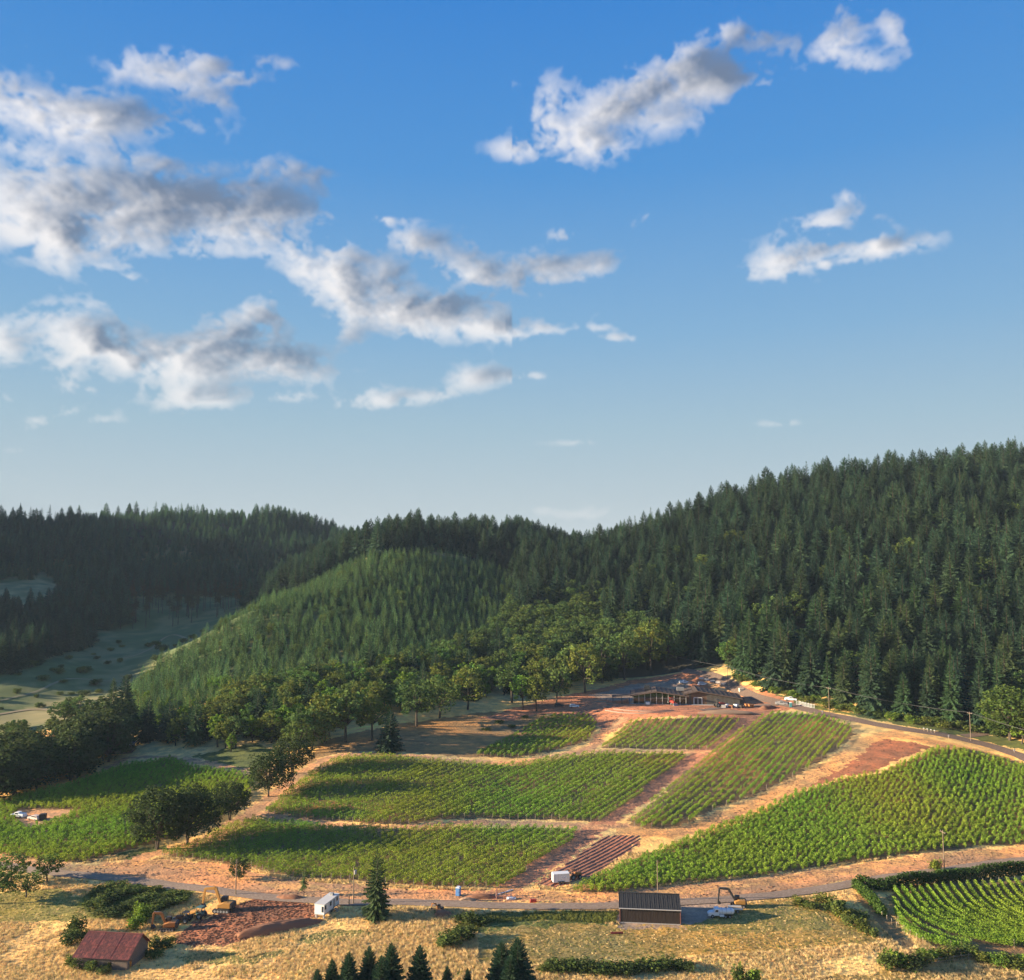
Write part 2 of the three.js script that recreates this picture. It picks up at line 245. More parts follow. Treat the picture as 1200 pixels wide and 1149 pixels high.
const WORN = [                               // tracks: [points, width in metres, tone]
  [[[590, 1047], [640, 1012], [700, 970], [760, 928], [820, 885], [862, 856], [892, 836]], 7.5, 'lane'],
  [[[262, 968], [300, 955], [345, 962], [420, 970], [480, 971], [540, 965], [620, 966], [700, 969], [735, 969]], 5, 'dirt'],
  [[[300, 948], [345, 912], [385, 889], [440, 884], [500, 889], [560, 894], [600, 895], [650, 887], [690, 877], [708, 860], [728, 843]], 5, 'dirt'],
  [[[690, 881], [760, 881], [832, 881]], 4, 'dirt'],
  [[[735, 975], [790, 976], [850, 958], [930, 922], [990, 888], [1016, 868], [1050, 860]], 8, 'strawdirt'],
  [[[128, 900], [150, 889], [200, 888], [250, 896], [300, 904], [345, 896]], 4, 'dirt'],
  [[[-10, 1006], [60, 1016], [120, 1020], [170, 1004], [240, 985], [290, 956], [340, 924], [388, 894]], 5.5, 'dirt'],
  [[[-20, 962], [10, 946], [42, 934]], 3.5, 'dirt'],
  [[[588, 1044], [700, 1052], [820, 1043], [960, 1025], [1100, 1004], [1220, 994]], 4.5, 'strawdirt'],
  [[[85, 1018], [180, 1012], [260, 1022], [330, 1038], [420, 1047]], 4.5, 'strawdirt'],
  [[[1050, 862], [1100, 872], [1150, 883], [1210, 902]], 8, 'strawdirt']
];
const FLOOR = {
  valleyfloor: [[[-90, 880], [-90, 836], [0, 838], [70, 830], [150, 826], [150, 862], [110, 880], [0, 905]], 'dullgreen'],
  strawslope: [[[14, 872], [40, 858], [88, 850], [96, 858], [60, 872], [30, 880]], 'hay'],
  greenpatchone: [[[215, 1120], [300, 1112], [340, 1118], [290, 1130], [230, 1132]], 'dullgreen'], greenpatchtwo: [[[330, 1098], [420, 1088], [440, 1096], [360, 1110]], 'dullgreen'], greenpatchthree: [[[800, 1100], [930, 1092], [960, 1102], [840, 1112]], 'dullgreen'], bright: [[[690, 1149], [720, 1136], [850, 1128], [960, 1120], [1040, 1118], [1030, 1138], [930, 1150], [800, 1160], [690, 1160]], 'palestraw'],
  yardbehind: [[[690, 815], [740, 802], [790, 796], [812, 800], [800, 812], [760, 816], [720, 822]], 'gravel'],                              // grass: [outline, tone]
  meadow: [[[-80, 1060], [0, 1046], [70, 1042], [130, 1064], [120, 1076], [60, 1082], [-80, 1080]], 'dullgreen'],
  bramble: [[[88, 1060], [110, 1042], [160, 1036], [230, 1046], [215, 1058], [170, 1078], [110, 1078]], 'green'],
  mown: [[[560, 1084], [640, 1078], [720, 1084], [820, 1078], [870, 1060], [960, 1050], [1000, 1085], [1035, 1105], [960, 1112], [800, 1122], [640, 1132], [560, 1130]], 'mown'],
  lush: [[[545, 1078], [580, 1070], [660, 1068], [725, 1070], [722, 1082], [640, 1086], [570, 1092], [520, 1100]], 'green'],
  shedlawn: [[[800, 1090], [850, 1068], [930, 1058], [965, 1066], [970, 1088], [860, 1096]], 'lawn'],
  hillgrass: [[[350, 900], [380, 868], [460, 850], [560, 835], [640, 835], [640, 845], [560, 888], [500, 884], [440, 880], [385, 885]], 'brown'],
  knollgrass: [[[225, 886], [300, 872], [320, 880], [310, 900], [270, 902]], 'green'],
  pathgreen: [[[300, 950], [345, 905], [368, 896], [345, 925], [315, 950]], 'green'],
  bankgreen: [[[130, 1004], [160, 996], [200, 990], [190, 1000], [150, 1010]], 'green'],
  verge: [[[850, 796], [905, 812], [975, 832], [1060, 846], [1150, 860], [1210, 870], [1210, 880], [1150, 868], [1060, 851], [960, 832], [900, 819]], 'green'],
  gvines: [[[1040, 1040], [1080, 1034], [1270, 1022], [1270, 1130], [1160, 1118], [1095, 1112], [1055, 1080]], 'vinesoil'],
  bottom: [[[930, 1149], [1060, 1138], [1200, 1128], [1260, 1125], [1260, 1165], [930, 1165]], 'mown']
};
const TONES = {
  straw: [212, 172, 106], brown: [140, 108, 66], dullgreen: [112, 110, 54], green: [84, 92, 40], mown: [152, 124, 62], lawn: [120, 112, 58], dirt: [186, 138, 96], strawdirt: [194, 146, 90], lane: [170, 116, 84], redtan: [172, 112, 78], palestraw: [226, 186, 116], rut: [140, 100, 72], mowline: [170, 142, 78],
  red: [146, 92, 62], tan: [182, 134, 92], gravel: [142, 124, 108], vinesoil: [128, 98, 62], hay: [206, 160, 96], furrow: [150, 96, 70], clear: [206, 152, 100], forest: [66, 56, 36]
};
function paintSheet(x0, x1, z0, z1, seed) {  // a colour map of what the ground is made of, in metres
  const S = 2048, cv = document.createElement('canvas'); cv.width = cv.height = S;
  const g = cv.getContext('2d'), X = x => (x - x0) / (x1 - x0) * S, Y = z => (z - z0) / (z1 - z0) * S;
  const css = t => `rgb(${TONES[t].join(',')})`;
  const fill = (poly, t) => { g.fillStyle = css(t); g.beginPath(); trace(poly).forEach((p, i) => i ? g.lineTo(X(p.x), Y(p.z)) : g.moveTo(X(p.x), Y(p.z))); g.closePath(); g.fill(); };
  g.fillStyle = css('straw'); g.fillRect(0, 0, S, S);
  for (const k of Object.keys(FLOOR)) if (k !== 'yardbehind') fill(...FLOOR[k]);
  for (const k of Object.keys(BLOCKS)) fill(BLOCKS[k], 'vinesoil');
  fill(SPRUNG.band, 'tan'); fill(SPRUNG.yard, 'red'); fill(SPRUNG.winery, 'redtan'); fill(...FLOOR.yardbehind); fill(SPRUNG.apron, 'gravel'); fill(SPRUNG.clearing, 'clear'); fill(SPRUNG.tilled, 'red'); fill(SPRUNG.furrows, 'furrow'); fill(SPRUNG.hay, 'hay'); fill(SPRUNG.pad, 'tan'); fill(SPRUNG.lane2, 'brown');
  const scale = Math.sqrt(S / (x1 - x0) * S / Math.abs(z1 - z0));
  const lines = WORN.map(([p, w, t]) => [smooth(trace(p), 4), w, t]);
  for (const [p, w, t] of lines) for (const q of p) {           // tracks as overlapping worn patches, so the two axes may differ in scale
    g.fillStyle = css(t); g.beginPath(); g.ellipse(X(q.x), Y(q.z), w / 2 * S / (x1 - x0) * 1.1, w / 2 * S / Math.abs(z1 - z0) * 1.1, 0, 0, 7); g.fill();
  }
  const dot = (x, z, r, t) => { g.fillStyle = css(t); g.beginPath(); g.ellipse(X(x), Y(z), r * S / (x1 - x0), r * S / Math.abs(z1 - z0), 0, 0, 7); g.fill(); };
  const ruts = (pts, off, t = 'rut', r = 0.26) => { const c = smooth(pts, 0.6); c.forEach((p, i) => { const a = c[Math.max(0, i - 1)], b = c[Math.min(c.length - 1, i + 1)], l = Math.hypot(b.x - a.x, b.z - a.z) || 1, w = (vnoise(i * 0.04 + off * 3, 2) - 0.5) * 1.1; if (vnoise(i * 0.09 + off, 8) < 0.3) return; dot(p.x - (b.z - a.z) / l * (off + w), p.z + (b.x - a.x) / l * (off + w), r, t); }); };   // wheel ruts
  for (const [p, w] of WORN) { const q = trace(p); for (const o of w > 7 ? [-2.2, -0.7, 1.0, 2.4] : [-0.85, 0.85]) ruts(q, o); }
  const bandLine = trace([[80, 1024], [180, 1018], [300, 1036], [470, 1049], [660, 1055], [860, 1044], [1050, 1018], [1230, 994]]); for (const o of [-5, -3.6, -2, 2, 3.4, 5]) ruts(bandLine, o);
  for (const q of [[[215, 1104], [250, 1085], [300, 1072], [360, 1066]], [[225, 1106], [290, 1092], [330, 1078], [370, 1070]], [[240, 1080], [280, 1086], [320, 1080]], [[700, 855], [740, 832], [800, 829], [880, 832]], [[640, 834], [700, 822], [740, 815]], [[1000, 905], [1050, 885], [1085, 876]], [[950, 922], [1020, 895], [1070, 880]]]) for (const o of [-0.9, 0.9]) ruts(trace(q), o);
  { const q = trace(FLOOR.mown[0]), d = trace([[600, 1112], [690, 1080]]), a = Math.atan2(d[1].z - d[0].z, d[1].x - d[0].x), w = q.map(p => [p.x, p.z]); for (let k = -40; k < 60; k++) for (let s = -80; s < 140; s += 0.5) { const x = d[0].x + Math.cos(a) * s - Math.sin(a) * k * 2.4, z = d[0].z + Math.sin(a) * s + Math.cos(a) * k * 2.4; if (x > x0 && x < x1 && inside(w, x, z) && vnoise(s * 0.2, k * 3.1) > 0.4) dot(x, z, 0.34, 'mowline'); } }
  const src = g.getImageData(0, 0, S, S).data, out = new Uint8Array(S * S * 4);
  const mx = (x1 - x0) / S, mz = (z1 - z0) / S;
  for (let j = 0; j < S; j++) for (let i = 0; i < S; i++) {
    const x = x0 + i * mx, z = z0 + j * mz;
    const w1 = vnoise(x * 0.45 + 7, z * 0.45) - 0.5, w2 = vnoise(x * 0.45 + 60, z * 0.45 + 3) - 0.5, w3 = vnoise(x * 1.7, z * 1.7) - 0.5, w4 = vnoise(x * 1.7 + 31, z * 1.7) - 0.5;
    const a = clamp(Math.round(i + (w1 * 3 + w3 * 1.4) / mx), 0, S - 1), b = clamp(Math.round(j + (w2 * 3 + w4 * 1.4) / mz), 0, S - 1), o = (b * S + a) * 4;
    let r = src[o], gr = src[o + 1], bl = src[o + 2];
    const coarse = fbm(x * 0.045 + seed, z * 0.06, 3), mid = fbm(x * 0.33, z * 0.42 + seed, 3), fine = vnoise(x * 2.6, z * 2.6) * 0.5 + vnoise(x * 5.3 + 4, z * 5.3) * 0.5;
    const dryness = gr > r * 0.72 ? 1 : 0.35;              // grass varies more in hue, soil in tone
    const h = (coarse - 0.5) * dryness, q = (mid - 0.5);
    const k = 0.72 + 0.34 * fine + 0.34 * mid + (coarse - 0.5) * 0.28;
    r = r * k * (1 + h * 0.42 + q * 0.22); gr = gr * k * (1 + h * 0.10 + q * 0.1); bl = bl * k * (1 - h * 0.25);
    const n = (j * S + i) * 4; out[n] = clamp(r, 0, 255); out[n + 1] = clamp(gr, 0, 255); out[n + 2] = clamp(bl, 0, 255); out[n + 3] = 255;
  }
  const t = new THREE.DataTexture(out, S, S); t.colorSpace = THREE.SRGBColorSpace; t.magFilter = THREE.LinearFilter; t.minFilter = THREE.LinearFilter; t.needsUpdate = true;
  return t;
}
function roughTexture(size, scaleA, scaleB, seed) {            // tiling relief
  const S = size, d = new Uint8Array(S * S * 4);
  const til = (x, y, s) => { const a = x / S * s, b = y / S * s, f = (p, q) => vnoise(p + seed, q + seed), u = x / S, v = y / S; return lerp(lerp(f(a, b), f(a - s, b), u), lerp(f(a, b - s), f(a - s, b - s), u), v); };
  for (let j = 0; j < S; j++) for (let i = 0; i < S; i++) { const v = til(i, j, scaleA) * 0.55 + til(i, j, scaleB) * 0.45, o = (j * S + i) * 4; d[o] = d[o + 1] = d[o + 2] = v * 255; d[o + 3] = 255; }
  const t = new THREE.DataTexture(d, S, S); t.wrapS = t.wrapT = THREE.RepeatWrapping; t.magFilter = THREE.LinearFilter; t.needsUpdate = true; return t;
}
const relief = roughTexture(512, 24, 61, 3);

// rings round the survey point: fine where the photograph looks, coarse elsewhere
function sheet(azs, rs, colour, uvBox) {
  const n = azs.length, pos = [], uv = [], cols = [], idx = [];
  for (const r of rs) for (const a of azs) { const x = Math.sin(a * FLAT) * r, z = -Math.cos(a * FLAT) * r; pos.push(x, landAt(x, z), z); if (uvBox) uv.push((x - uvBox[0]) / (uvBox[1] - uvBox[0]), (z - uvBox[2]) / (uvBox[3] - uvBox[2])); else uv.push(x, z); if (colour) cols.push(...colour(x, z, r, a)); }
  for (let j = 0; j < rs.length - 1; j++) for (let i = 0; i < n - 1; i++) { const a = j * n + i; idx.push(a, a + 1, a + n, a + 1, a + n + 1, a + n); }
  const g = new THREE.BufferGeometry(); g.setAttribute('position', new THREE.Float32BufferAttribute(pos, 3)); g.setAttribute('uv', new THREE.Float32BufferAttribute(uv, 2)); if (colour) g.setAttribute('color', new THREE.Float32BufferAttribute(cols, 3)); g.setIndex(idx); g.computeVertexNormals(); return g;
}
const span = (a, b, n) => Array.from({ length: n + 1 }, (_, i) => a + (b - a) * i / n);
const grow = (a, b, k) => { const o = [a]; while (o.at(-1) * k < b) o.push(o.at(-1) * k); o.push(b); return o; };
const fineAz = span(-38, 38, 300), restAz = span(38, 322, 94);
function bumpOf(box, metres) { const t = relief.clone(); t.repeat.set((box[1] - box[0]) / metres, (box[3] - box[2]) / metres); t.needsUpdate = true; return t; }
const BOX1 = [-190, 190, -312, -116], BOX2 = [-334, 334, -530, -234];
setting(new THREE.Mesh(sheet(fineAz, span(150, 304, 110), null, BOX1), new THREE.MeshStandardMaterial({ map: paintSheet(...BOX1, 3), bumpMap: bumpOf(BOX1, 14), bumpScale: 0.16, roughness: 1 })), 'ground');
setting(new THREE.Mesh(sheet(fineAz, span(304, 520, 150), null, BOX2), new THREE.MeshStandardMaterial({ map: paintSheet(...BOX2, 3), bumpMap: bumpOf(BOX2, 14), bumpScale: 0.16, roughness: 1 })), 'vineyard_ground');
const VALLEY_PALE = [[[0, 838], [60, 822], [150, 815], [230, 800], [210, 812], [120, 838], [40, 850], [-40, 850]], [[70, 822], [140, 820], [150, 828], [90, 838], [60, 838]]];
const CLEARCUT = [[-40, 690], [0, 684], [62, 676], [70, 690], [54, 718], [20, 738], [-40, 748]];
const CREST = [[[498, 646], [548, 648], [548, 664], [498, 662]], [[402, 648], [436, 648], [436, 664], [402, 664]]];
function farTone(x, z, r) {
  const y = landAt(x, z), [u, v] = sight(x, y, z), n = fbm(x * 0.02, z * 0.02, 3), f = fbm(x * 0.11 + 3, z * 0.11, 3);
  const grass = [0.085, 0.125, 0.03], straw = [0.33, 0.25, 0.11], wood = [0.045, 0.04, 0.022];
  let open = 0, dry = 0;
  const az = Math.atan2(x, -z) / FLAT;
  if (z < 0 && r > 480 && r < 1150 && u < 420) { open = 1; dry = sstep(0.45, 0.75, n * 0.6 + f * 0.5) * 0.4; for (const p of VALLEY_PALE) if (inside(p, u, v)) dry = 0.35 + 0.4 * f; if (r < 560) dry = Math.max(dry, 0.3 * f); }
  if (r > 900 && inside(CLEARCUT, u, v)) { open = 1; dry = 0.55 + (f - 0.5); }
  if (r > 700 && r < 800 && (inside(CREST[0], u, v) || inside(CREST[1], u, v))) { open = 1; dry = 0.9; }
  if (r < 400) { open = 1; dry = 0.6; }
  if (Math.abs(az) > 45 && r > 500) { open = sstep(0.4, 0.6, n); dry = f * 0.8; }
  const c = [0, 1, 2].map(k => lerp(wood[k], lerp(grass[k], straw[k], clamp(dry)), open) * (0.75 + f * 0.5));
  return c;
}
const plainGround = new THREE.MeshStandardMaterial({ vertexColors: true, roughness: 1 });
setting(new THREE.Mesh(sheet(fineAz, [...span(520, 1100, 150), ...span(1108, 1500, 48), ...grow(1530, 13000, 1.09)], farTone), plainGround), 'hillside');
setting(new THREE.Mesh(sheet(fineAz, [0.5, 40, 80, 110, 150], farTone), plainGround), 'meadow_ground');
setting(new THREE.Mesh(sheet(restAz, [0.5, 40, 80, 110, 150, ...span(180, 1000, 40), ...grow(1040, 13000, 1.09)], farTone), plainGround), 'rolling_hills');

// ------------------------------------------------------------------ roads: sheets laid a little above the ground
function ribbon(pts, w, lift, crown = 0.05) {
  const c = smooth(pts, 1.6), pos = [], uv = [], idx = [], K = 4; let run = 0;
  c.forEach((p, i) => {
    const a = c[Math.max(0, i - 1)], b = c[Math.min(c.length - 1, i + 1)], tx = b.x - a.x, tz = b.z - a.z, l = Math.hypot(tx, tz), nx = -tz / l, nz = tx / l; if (i) run += p.distanceTo(c[i - 1]);
    const wob = (vnoise(run * 0.25, 4) - 0.5) * 0.5;
    for (let k = 0; k <= K; k++) { const s = k / K - 0.5, x = p.x + nx * (s * w + (Math.abs(s) > 0.4 ? wob : 0)), z = p.z + nz * (s * w + (Math.abs(s) > 0.4 ? wob : 0)); pos.push(x, landAt(x, z) + lift + crown * (1 - 4 * s * s), z); uv.push(s * w / 6, run / 6); }
  });
  for (let i = 0; i < c.length - 1; i++) for (let k = 0; k < K; k++) { const a = i * (K + 1) + k; idx.push(a, a + 1, a + K + 1, a + 1, a + K + 2, a + K + 1); }
  const g = new THREE.BufferGeometry(); g.setAttribute('position', new THREE.Float32BufferAttribute(pos, 3)); g.setAttribute('uv', new THREE.Float32BufferAttribute(uv, 2)); g.setIndex(idx); g.computeVertexNormals(); return g;
}
function speckle(base, vary, seed) { const S = 512, d = new Uint8Array(S * S * 4), r = rng(seed); for (let i = 0; i < S * S; i++) { const x = i % S, y = Math.floor(i / S), n = vnoise(x * 0.06, y * 0.03 + seed) * 0.6 + r() * 0.4; for (let k = 0; k < 3; k++) d[i * 4 + k] = clamp(base[k] + (n - 0.5) * vary, 0, 255); d[i * 4 + 3] = 255; } const t = new THREE.DataTexture(d, S, S); t.colorSpace = THREE.SRGBColorSpace; t.wrapS = t.wrapT = THREE.MirroredRepeatWrapping; t.magFilter = THREE.LinearFilter; t.needsUpdate = true; return t; }
const tarMat = new THREE.MeshStandardMaterial({ map: speckle([142, 122, 104], 70, 5), roughness: 0.92, bumpMap: relief, bumpScale: 0.03 });
const chipMat = new THREE.MeshStandardMaterial({ map: speckle([118, 98, 84], 56, 9), roughness: 0.95, bumpMap: relief, bumpScale: 0.05 });
const ROAD = [[-120, 1008], [-20, 1013], [70, 1024], [160, 1033], [230, 1041], [300, 1051], [400, 1058], [470, 1058], [560, 1061], [650, 1063], [728, 1062], [800, 1058], [880, 1052], [960, 1043], [1030, 1031], [1100, 1022], [1200, 1009], [1290, 1000]];
const HIGHROAD = [[800, 786], [850, 800], [905, 822], [950, 833], [1010, 846], [1060, 855], [1120, 865], [1165, 876], [1205, 890], [1300, 930]];
setting(new THREE.Mesh(ribbon(trace(ROAD), 4.2, 0.16), tarMat), 'road');
setting(new THREE.Mesh(ribbon(trace(HIGHROAD), 6.2, 0.16), chipMat), 'road');
setting(new THREE.Mesh(ribbon(trace([[820, 833], [870, 828], [915, 826], [930, 829]]), 4.5, 0.13), chipMat), 'access_drive');
setting(new THREE.Mesh(ribbon(trace([[1128, 863], [1150, 861], [1190, 852], [1240, 842]]), 4, 0.14), chipMat), 'side_road');
setting(new THREE.Mesh(ribbon(trace([[-30, 842], [40, 832], [80, 834], [130, 826]]), 3.2, 0.3), mat(0.26, 0.2, 0.11, 1)), 'path');
setting(new THREE.Mesh(ribbon(trace([[120, 775], [160, 768], [200, 745], [245, 742]]), 2.6, 0.3), mat(0.24, 0.2, 0.1, 1)), 'path');
setting(new THREE.Mesh(ribbon(trace([[0, 822], [40, 812], [90, 796], [175, 793]]), 2.2, 0.3), mat(0.22, 0.2, 0.1, 1)), 'path');
// ------------------------------------------------------------------ plants: leaf-sized faces on real stems
class Leaves {                              // collects coloured triangles
  constructor() { this.p = []; this.c = []; }
  tri(a, b, c, k) { this.p.push(...a, ...b, ...c); for (let i = 0; i < 3; i++) this.c.push(...k); }
  quad(a, b, c, d, k) { this.tri(a, b, c, k); this.tri(a, c, d, k); }
  leaf(x, y, z, s, r, k, flat = 0) {         // a folded leaf spray, turned any way
    const t = r() * 6.283, q = Math.acos(2 * r() - 1), nx = Math.sin(q) * Math.cos(t), ny = Math.cos(q), nz = Math.sin(q) * Math.sin(t);
    let ux = -nz, uz = nx, ul = Math.hypot(ux, uz) || 1; ux /= ul; uz /= ul; const vx = ny * uz, vy = nz * ux - nx * uz, vz = -ny * ux, a = s * (0.7 + r() * 0.6), b = s * (0.45 + r() * 0.4), f = s * 0.18 * (r() - 0.5);
    this.quad([x - ux * a, y, z - uz * a], [x - vx * b + nx * f, y - vy * b + ny * f, z - vz * b + nz * f], [x + ux * a, y, z + uz * a], [x + vx * b + nx * f, y + vy * b + ny * f, z + vz * b + nz * f], k);
  }
  stem(a, b, ra, rb, n, k) {
    const d = new THREE.Vector3(b[0] - a[0], b[1] - a[1], b[2] - a[2]).normalize(), u = new THREE.Vector3(Math.abs(d.y) > 0.9 ? 1 : 0, Math.abs(d.y) > 0.9 ? 0 : 1, 0).cross(d).normalize(), v = d.clone().cross(u);
    const at = (p, r, i) => { const t = i / n * 6.2832, c = Math.cos(t) * r, s = Math.sin(t) * r; return [p[0] + u.x * c + v.x * s, p[1] + u.y * c + v.y * s, p[2] + u.z * c + v.z * s]; };
    for (let i = 0; i < n; i++) this.quad(at(a, ra, i), at(b, rb, i), at(b, rb, i + 1), at(a, ra, i + 1), k);
  }
  geo() { const g = new THREE.BufferGeometry(); g.setAttribute('position', new THREE.Float32BufferAttribute(this.p, 3)); g.setAttribute('color', new THREE.Float32BufferAttribute(this.c, 3)); g.computeVertexNormals(); return g; }
}
const join = (...g) => mergeGeometries(g);
const BARK = [0.06, 0.046, 0.034];
const tint = (c, r, v = 0.3) => { const k = 1 + (r() - 0.5) * v * 2, h = (r() - 0.5) * 0.25; return [c[0] * k * (1 + h), c[1] * k, c[2] * k * (1 - h * 0.5)]; };

// a conifer of unit height: whorls of drooping boughs, each a spine with side sprays
function conifer(seed, { wide = 0.17, bare = 0.1, whorls = 34, arms = 6, sprays = 4, droop = 0.35, ragged = 0.35, colour = [0.044, 0.088, 0.045], fine = 1 } = {}) {
  const r = rng(seed), T = new Leaves(), C = new Leaves(), lean = (r() - 0.5) * 0.02;
  T.stem([0, -0.02, 0], [lean * 0.5, 0.5, 0], 0.012, 0.007, 7, BARK); T.stem([lean * 0.5, 0.5, 0], [lean, 0.985, 0], 0.007, 0.0015, 6, BARK);
  for (let w = 0; w < whorls; w++) {
    const t = w / (whorls - 1), y = lerp(bare, 0.97, Math.pow(t, 0.93)), prof = Math.pow(1 - t, 0.78) * (0.86 + 0.14 * Math.min(1, t * 7)) + 0.035, n = Math.max(3, Math.round(arms * (0.6 + 0.5 * (1 - t)))), off = r() * 6.283;
    for (let k = 0; k < n; k++) {
      const a = off + k / n * 6.283 + (r() - 0.5) * 0.5, L = wide * prof * (1 - ragged * r()) * 1.12, up = lerp(-droop, 0.75, Math.pow(t, 1.7)) + (r() - 0.5) * 0.2, ca = Math.cos(a), sa = Math.sin(a), y0 = y + (r() - 0.5) * 0.012;
      const P = s => { const e = L * s; return [lean * y + ca * e, y0 + e * up - 0.28 * L * s * s * (1 - t) + L * 0.12 * Math.pow(s, 4), sa * e]; };
      const wid = L * 0.2, m = Math.max(2, Math.round(sprays * (0.5 + 0.7 * (1 - t))));
      for (let j = 0; j < m; j++) {          // needle pads left and right of the spine, hanging a little
        const s0 = 0.12 + 0.82 * j / m, s1 = s0 + 1.25 / m, p = P(s0), q = P(Math.min(1.04, s1)), kc = tint(colour, r, 0.33), ww = wid * (1.15 - 0.75 * s0) * (0.7 + 0.6 * r());
        for (const d of [-1, 1]) {
          const bx = -sa * d, bz = ca * d, f = 0.5 + r() * 0.7, tipx = q[0] + bx * ww * 1.6 * f, tipz = q[2] + bz * ww * 1.6 * f, tipy = q[1] - ww * (0.3 + r() * 0.7);
          C.tri(p, q, [tipx, tipy, tipz], kc);
          if (fine > 1) { const mx = (p[0] + q[0]) / 2, my = (p[1] + q[1]) / 2, mz = (p[2] + q[2]) / 2; C.tri([mx, my, mz], q, [mx + bx * ww * 2.2 * f + ca * ww * 0.8, my - ww * r() * 0.8, mz + bz * ww * 2.2 * f + sa * ww * 0.8], tint(colour, r, 0.33)); }
        }
        C.tri(p, q, [lerp(p[0], q[0], 0.6), lerp(p[1], q[1], 0.6) - ww * (0.8 + r()), lerp(p[2], q[2], 0.6)], tint(colour, r, 0.3));
      }
    }
  }
  const tc = tint(colour, r); for (let k = 0; k < 5; k++) { const a = k * 1.257; C.tri([lean, 1, 0], [lean + Math.cos(a) * 0.012, 0.955, Math.sin(a) * 0.012], [lean + Math.cos(a + 1.2) * 0.012, 0.955, Math.sin(a + 1.2) * 0.012], tc); }
  return { trunk: T.geo(), crown: C.geo() };
}
// a broadleaf tree of unit height: limbs that carry clumps, each a loose ball of leaf sprays
function broadleaf(seed, { wide = 0.42, low = 0.22, clumps = 34, leaves = 46, size = 0.03, colour = [0.105, 0.16, 0.04], multi = 1, flatTop = 0.8 } = {}) {
  const r = rng(seed), T = new Leaves(), C = new Leaves(), spots = [];
  for (let s = 0; s < multi; s++) {
    const bx = multi > 1 ? (r() - 0.5) * 0.1 : 0, bz = multi > 1 ? (r() - 0.5) * 0.1 : 0, tx = bx + (r() - 0.5) * 0.08, tz = bz + (r() - 0.5) * 0.08;
    T.stem([bx, -0.03, bz], [tx, low + 0.1, tz], 0.03 / Math.sqrt(multi), 0.021 / Math.sqrt(multi), 8, BARK);
    spots.push([tx, low + 0.1, tz]);
  }
  const cy = (1 + low) / 2, ry = (1 - low) / 2;
  for (let k = 0; k < clumps; k++) {
    const a = k * 2.39996 + r() * 0.7, e = Math.acos(1 - 2 * (k + 0.5) / clumps * 0.92), q = 0.52 + 0.5 * Math.pow(r(), 0.6), se = Math.sin(e);
    const x = Math.cos(a) * se * wide * q * (0.85 + 0.3 * vnoise(Math.cos(a) * 2 + seed, Math.sin(a) * 2)), z = Math.sin(a) * se * wide * q * (0.85 + 0.3 * vnoise(Math.cos(a) * 2 + seed, Math.sin(a) * 2 + 9)), y = cy + Math.cos(e) * ry * q * (Math.cos(e) > 0 ? flatTop + 0.15 : 0.95);
    const b = spots[k % multi]; const R = wide * (0.15 + 0.2 * r());
    if (k % 2 === 0) { const m = [lerp(b[0], x, 0.5) + (r() - 0.5) * 0.04, lerp(b[1], y, 0.6), lerp(b[2], z, 0.5) + (r() - 0.5) * 0.04]; T.stem(b, m, 0.014, 0.008, 5, BARK); T.stem(m, [x, y, z], 0.008, 0.002, 4, BARK); }
    const kc = tint(colour, r, 0.16);
    for (let j = 0; j < leaves; j++) {
      const t = r() * 6.283, w = Math.acos(2 * r() - 1), d = R * (0.45 + 0.6 * Math.pow(r(), 0.7));
      C.leaf(x + Math.sin(w) * Math.cos(t) * d, y + Math.cos(w) * d * 0.72, z + Math.sin(w) * Math.sin(t) * d, size * (0.7 + r() * 0.6), r, tint(kc, r, 0.2));
    }
  }
  return { trunk: T.geo(), crown: C.geo() };
}
// a bush of unit height, several stems, leaves down to the ground
function bush(seed, { wide = 0.8, leaves = 620, size = 0.075, colour = [0.095, 0.13, 0.034] } = {}) {
  const r = rng(seed), T = new Leaves(), C = new Leaves(), n = 7;
  for (let k = 0; k < n; k++) {
    const a = k / n * 6.283 + r() * 0.6, q = k ? 0.5 * wide * (0.5 + r() * 0.6) : 0, cx = Math.cos(a) * q, cz = Math.sin(a) * q, h = k ? 0.35 + r() * 0.35 : 0.62, R = wide * 0.42 * (0.8 + r() * 0.5), kc = tint(colour, r, 0.2);
    T.stem([cx * 0.15, -0.05, cz * 0.15], [cx, h, cz], 0.025, 0.008, 5, BARK);
    for (let j = 0; j < leaves / n; j++) { const t = r() * 6.283, w = Math.acos(2 * r() - 1), d = Math.pow(r(), 0.45); C.leaf(cx + Math.sin(w) * Math.cos(t) * R * d, Math.max(0.02, h + Math.cos(w) * 0.4 * d), cz + Math.sin(w) * Math.sin(t) * R * d, size * (0.7 + r() * 0.6), r, tint(kc, r, 0.25)); }
  }
  return { trunk: T.geo(), crown: C.geo() };
}
const leafMat = (r, g, b) => new THREE.MeshPhysicalMaterial({ vertexColors: true, color: col(r, g, b), roughness: 0.95, transmission: 0.35, thickness: 0, specularIntensity: 0.15 });
const woodMat = new THREE.MeshStandardMaterial({ vertexColors: true, roughness: 0.95 });
const FIR = [11, 12, 13, 14, 15].map((s, i) => conifer(s, { arms: 7, wide: [0.25, 0.28, 0.22, 0.3, 0.26][i], bare: [0.08, 0.05, 0.14, 0.04, 0.1][i], whorls: 36, ragged: [0.35, 0.3, 0.45, 0.3, 0.4][i] }));
const OLDFIR = [21, 22].map(s => conifer(s, { wide: 0.17, bare: 0.28, whorls: 26, ragged: 0.6, arms: 5 }));
const SAPLING = [31, 32, 33, 34].map((s, i) => conifer(s, { wide: 0.24 + i * 0.015, bare: 0.03, whorls: 15, arms: 6, sprays: 3, ragged: 0.3, droop: 0.1, colour: [0.125, 0.22, 0.075] }));
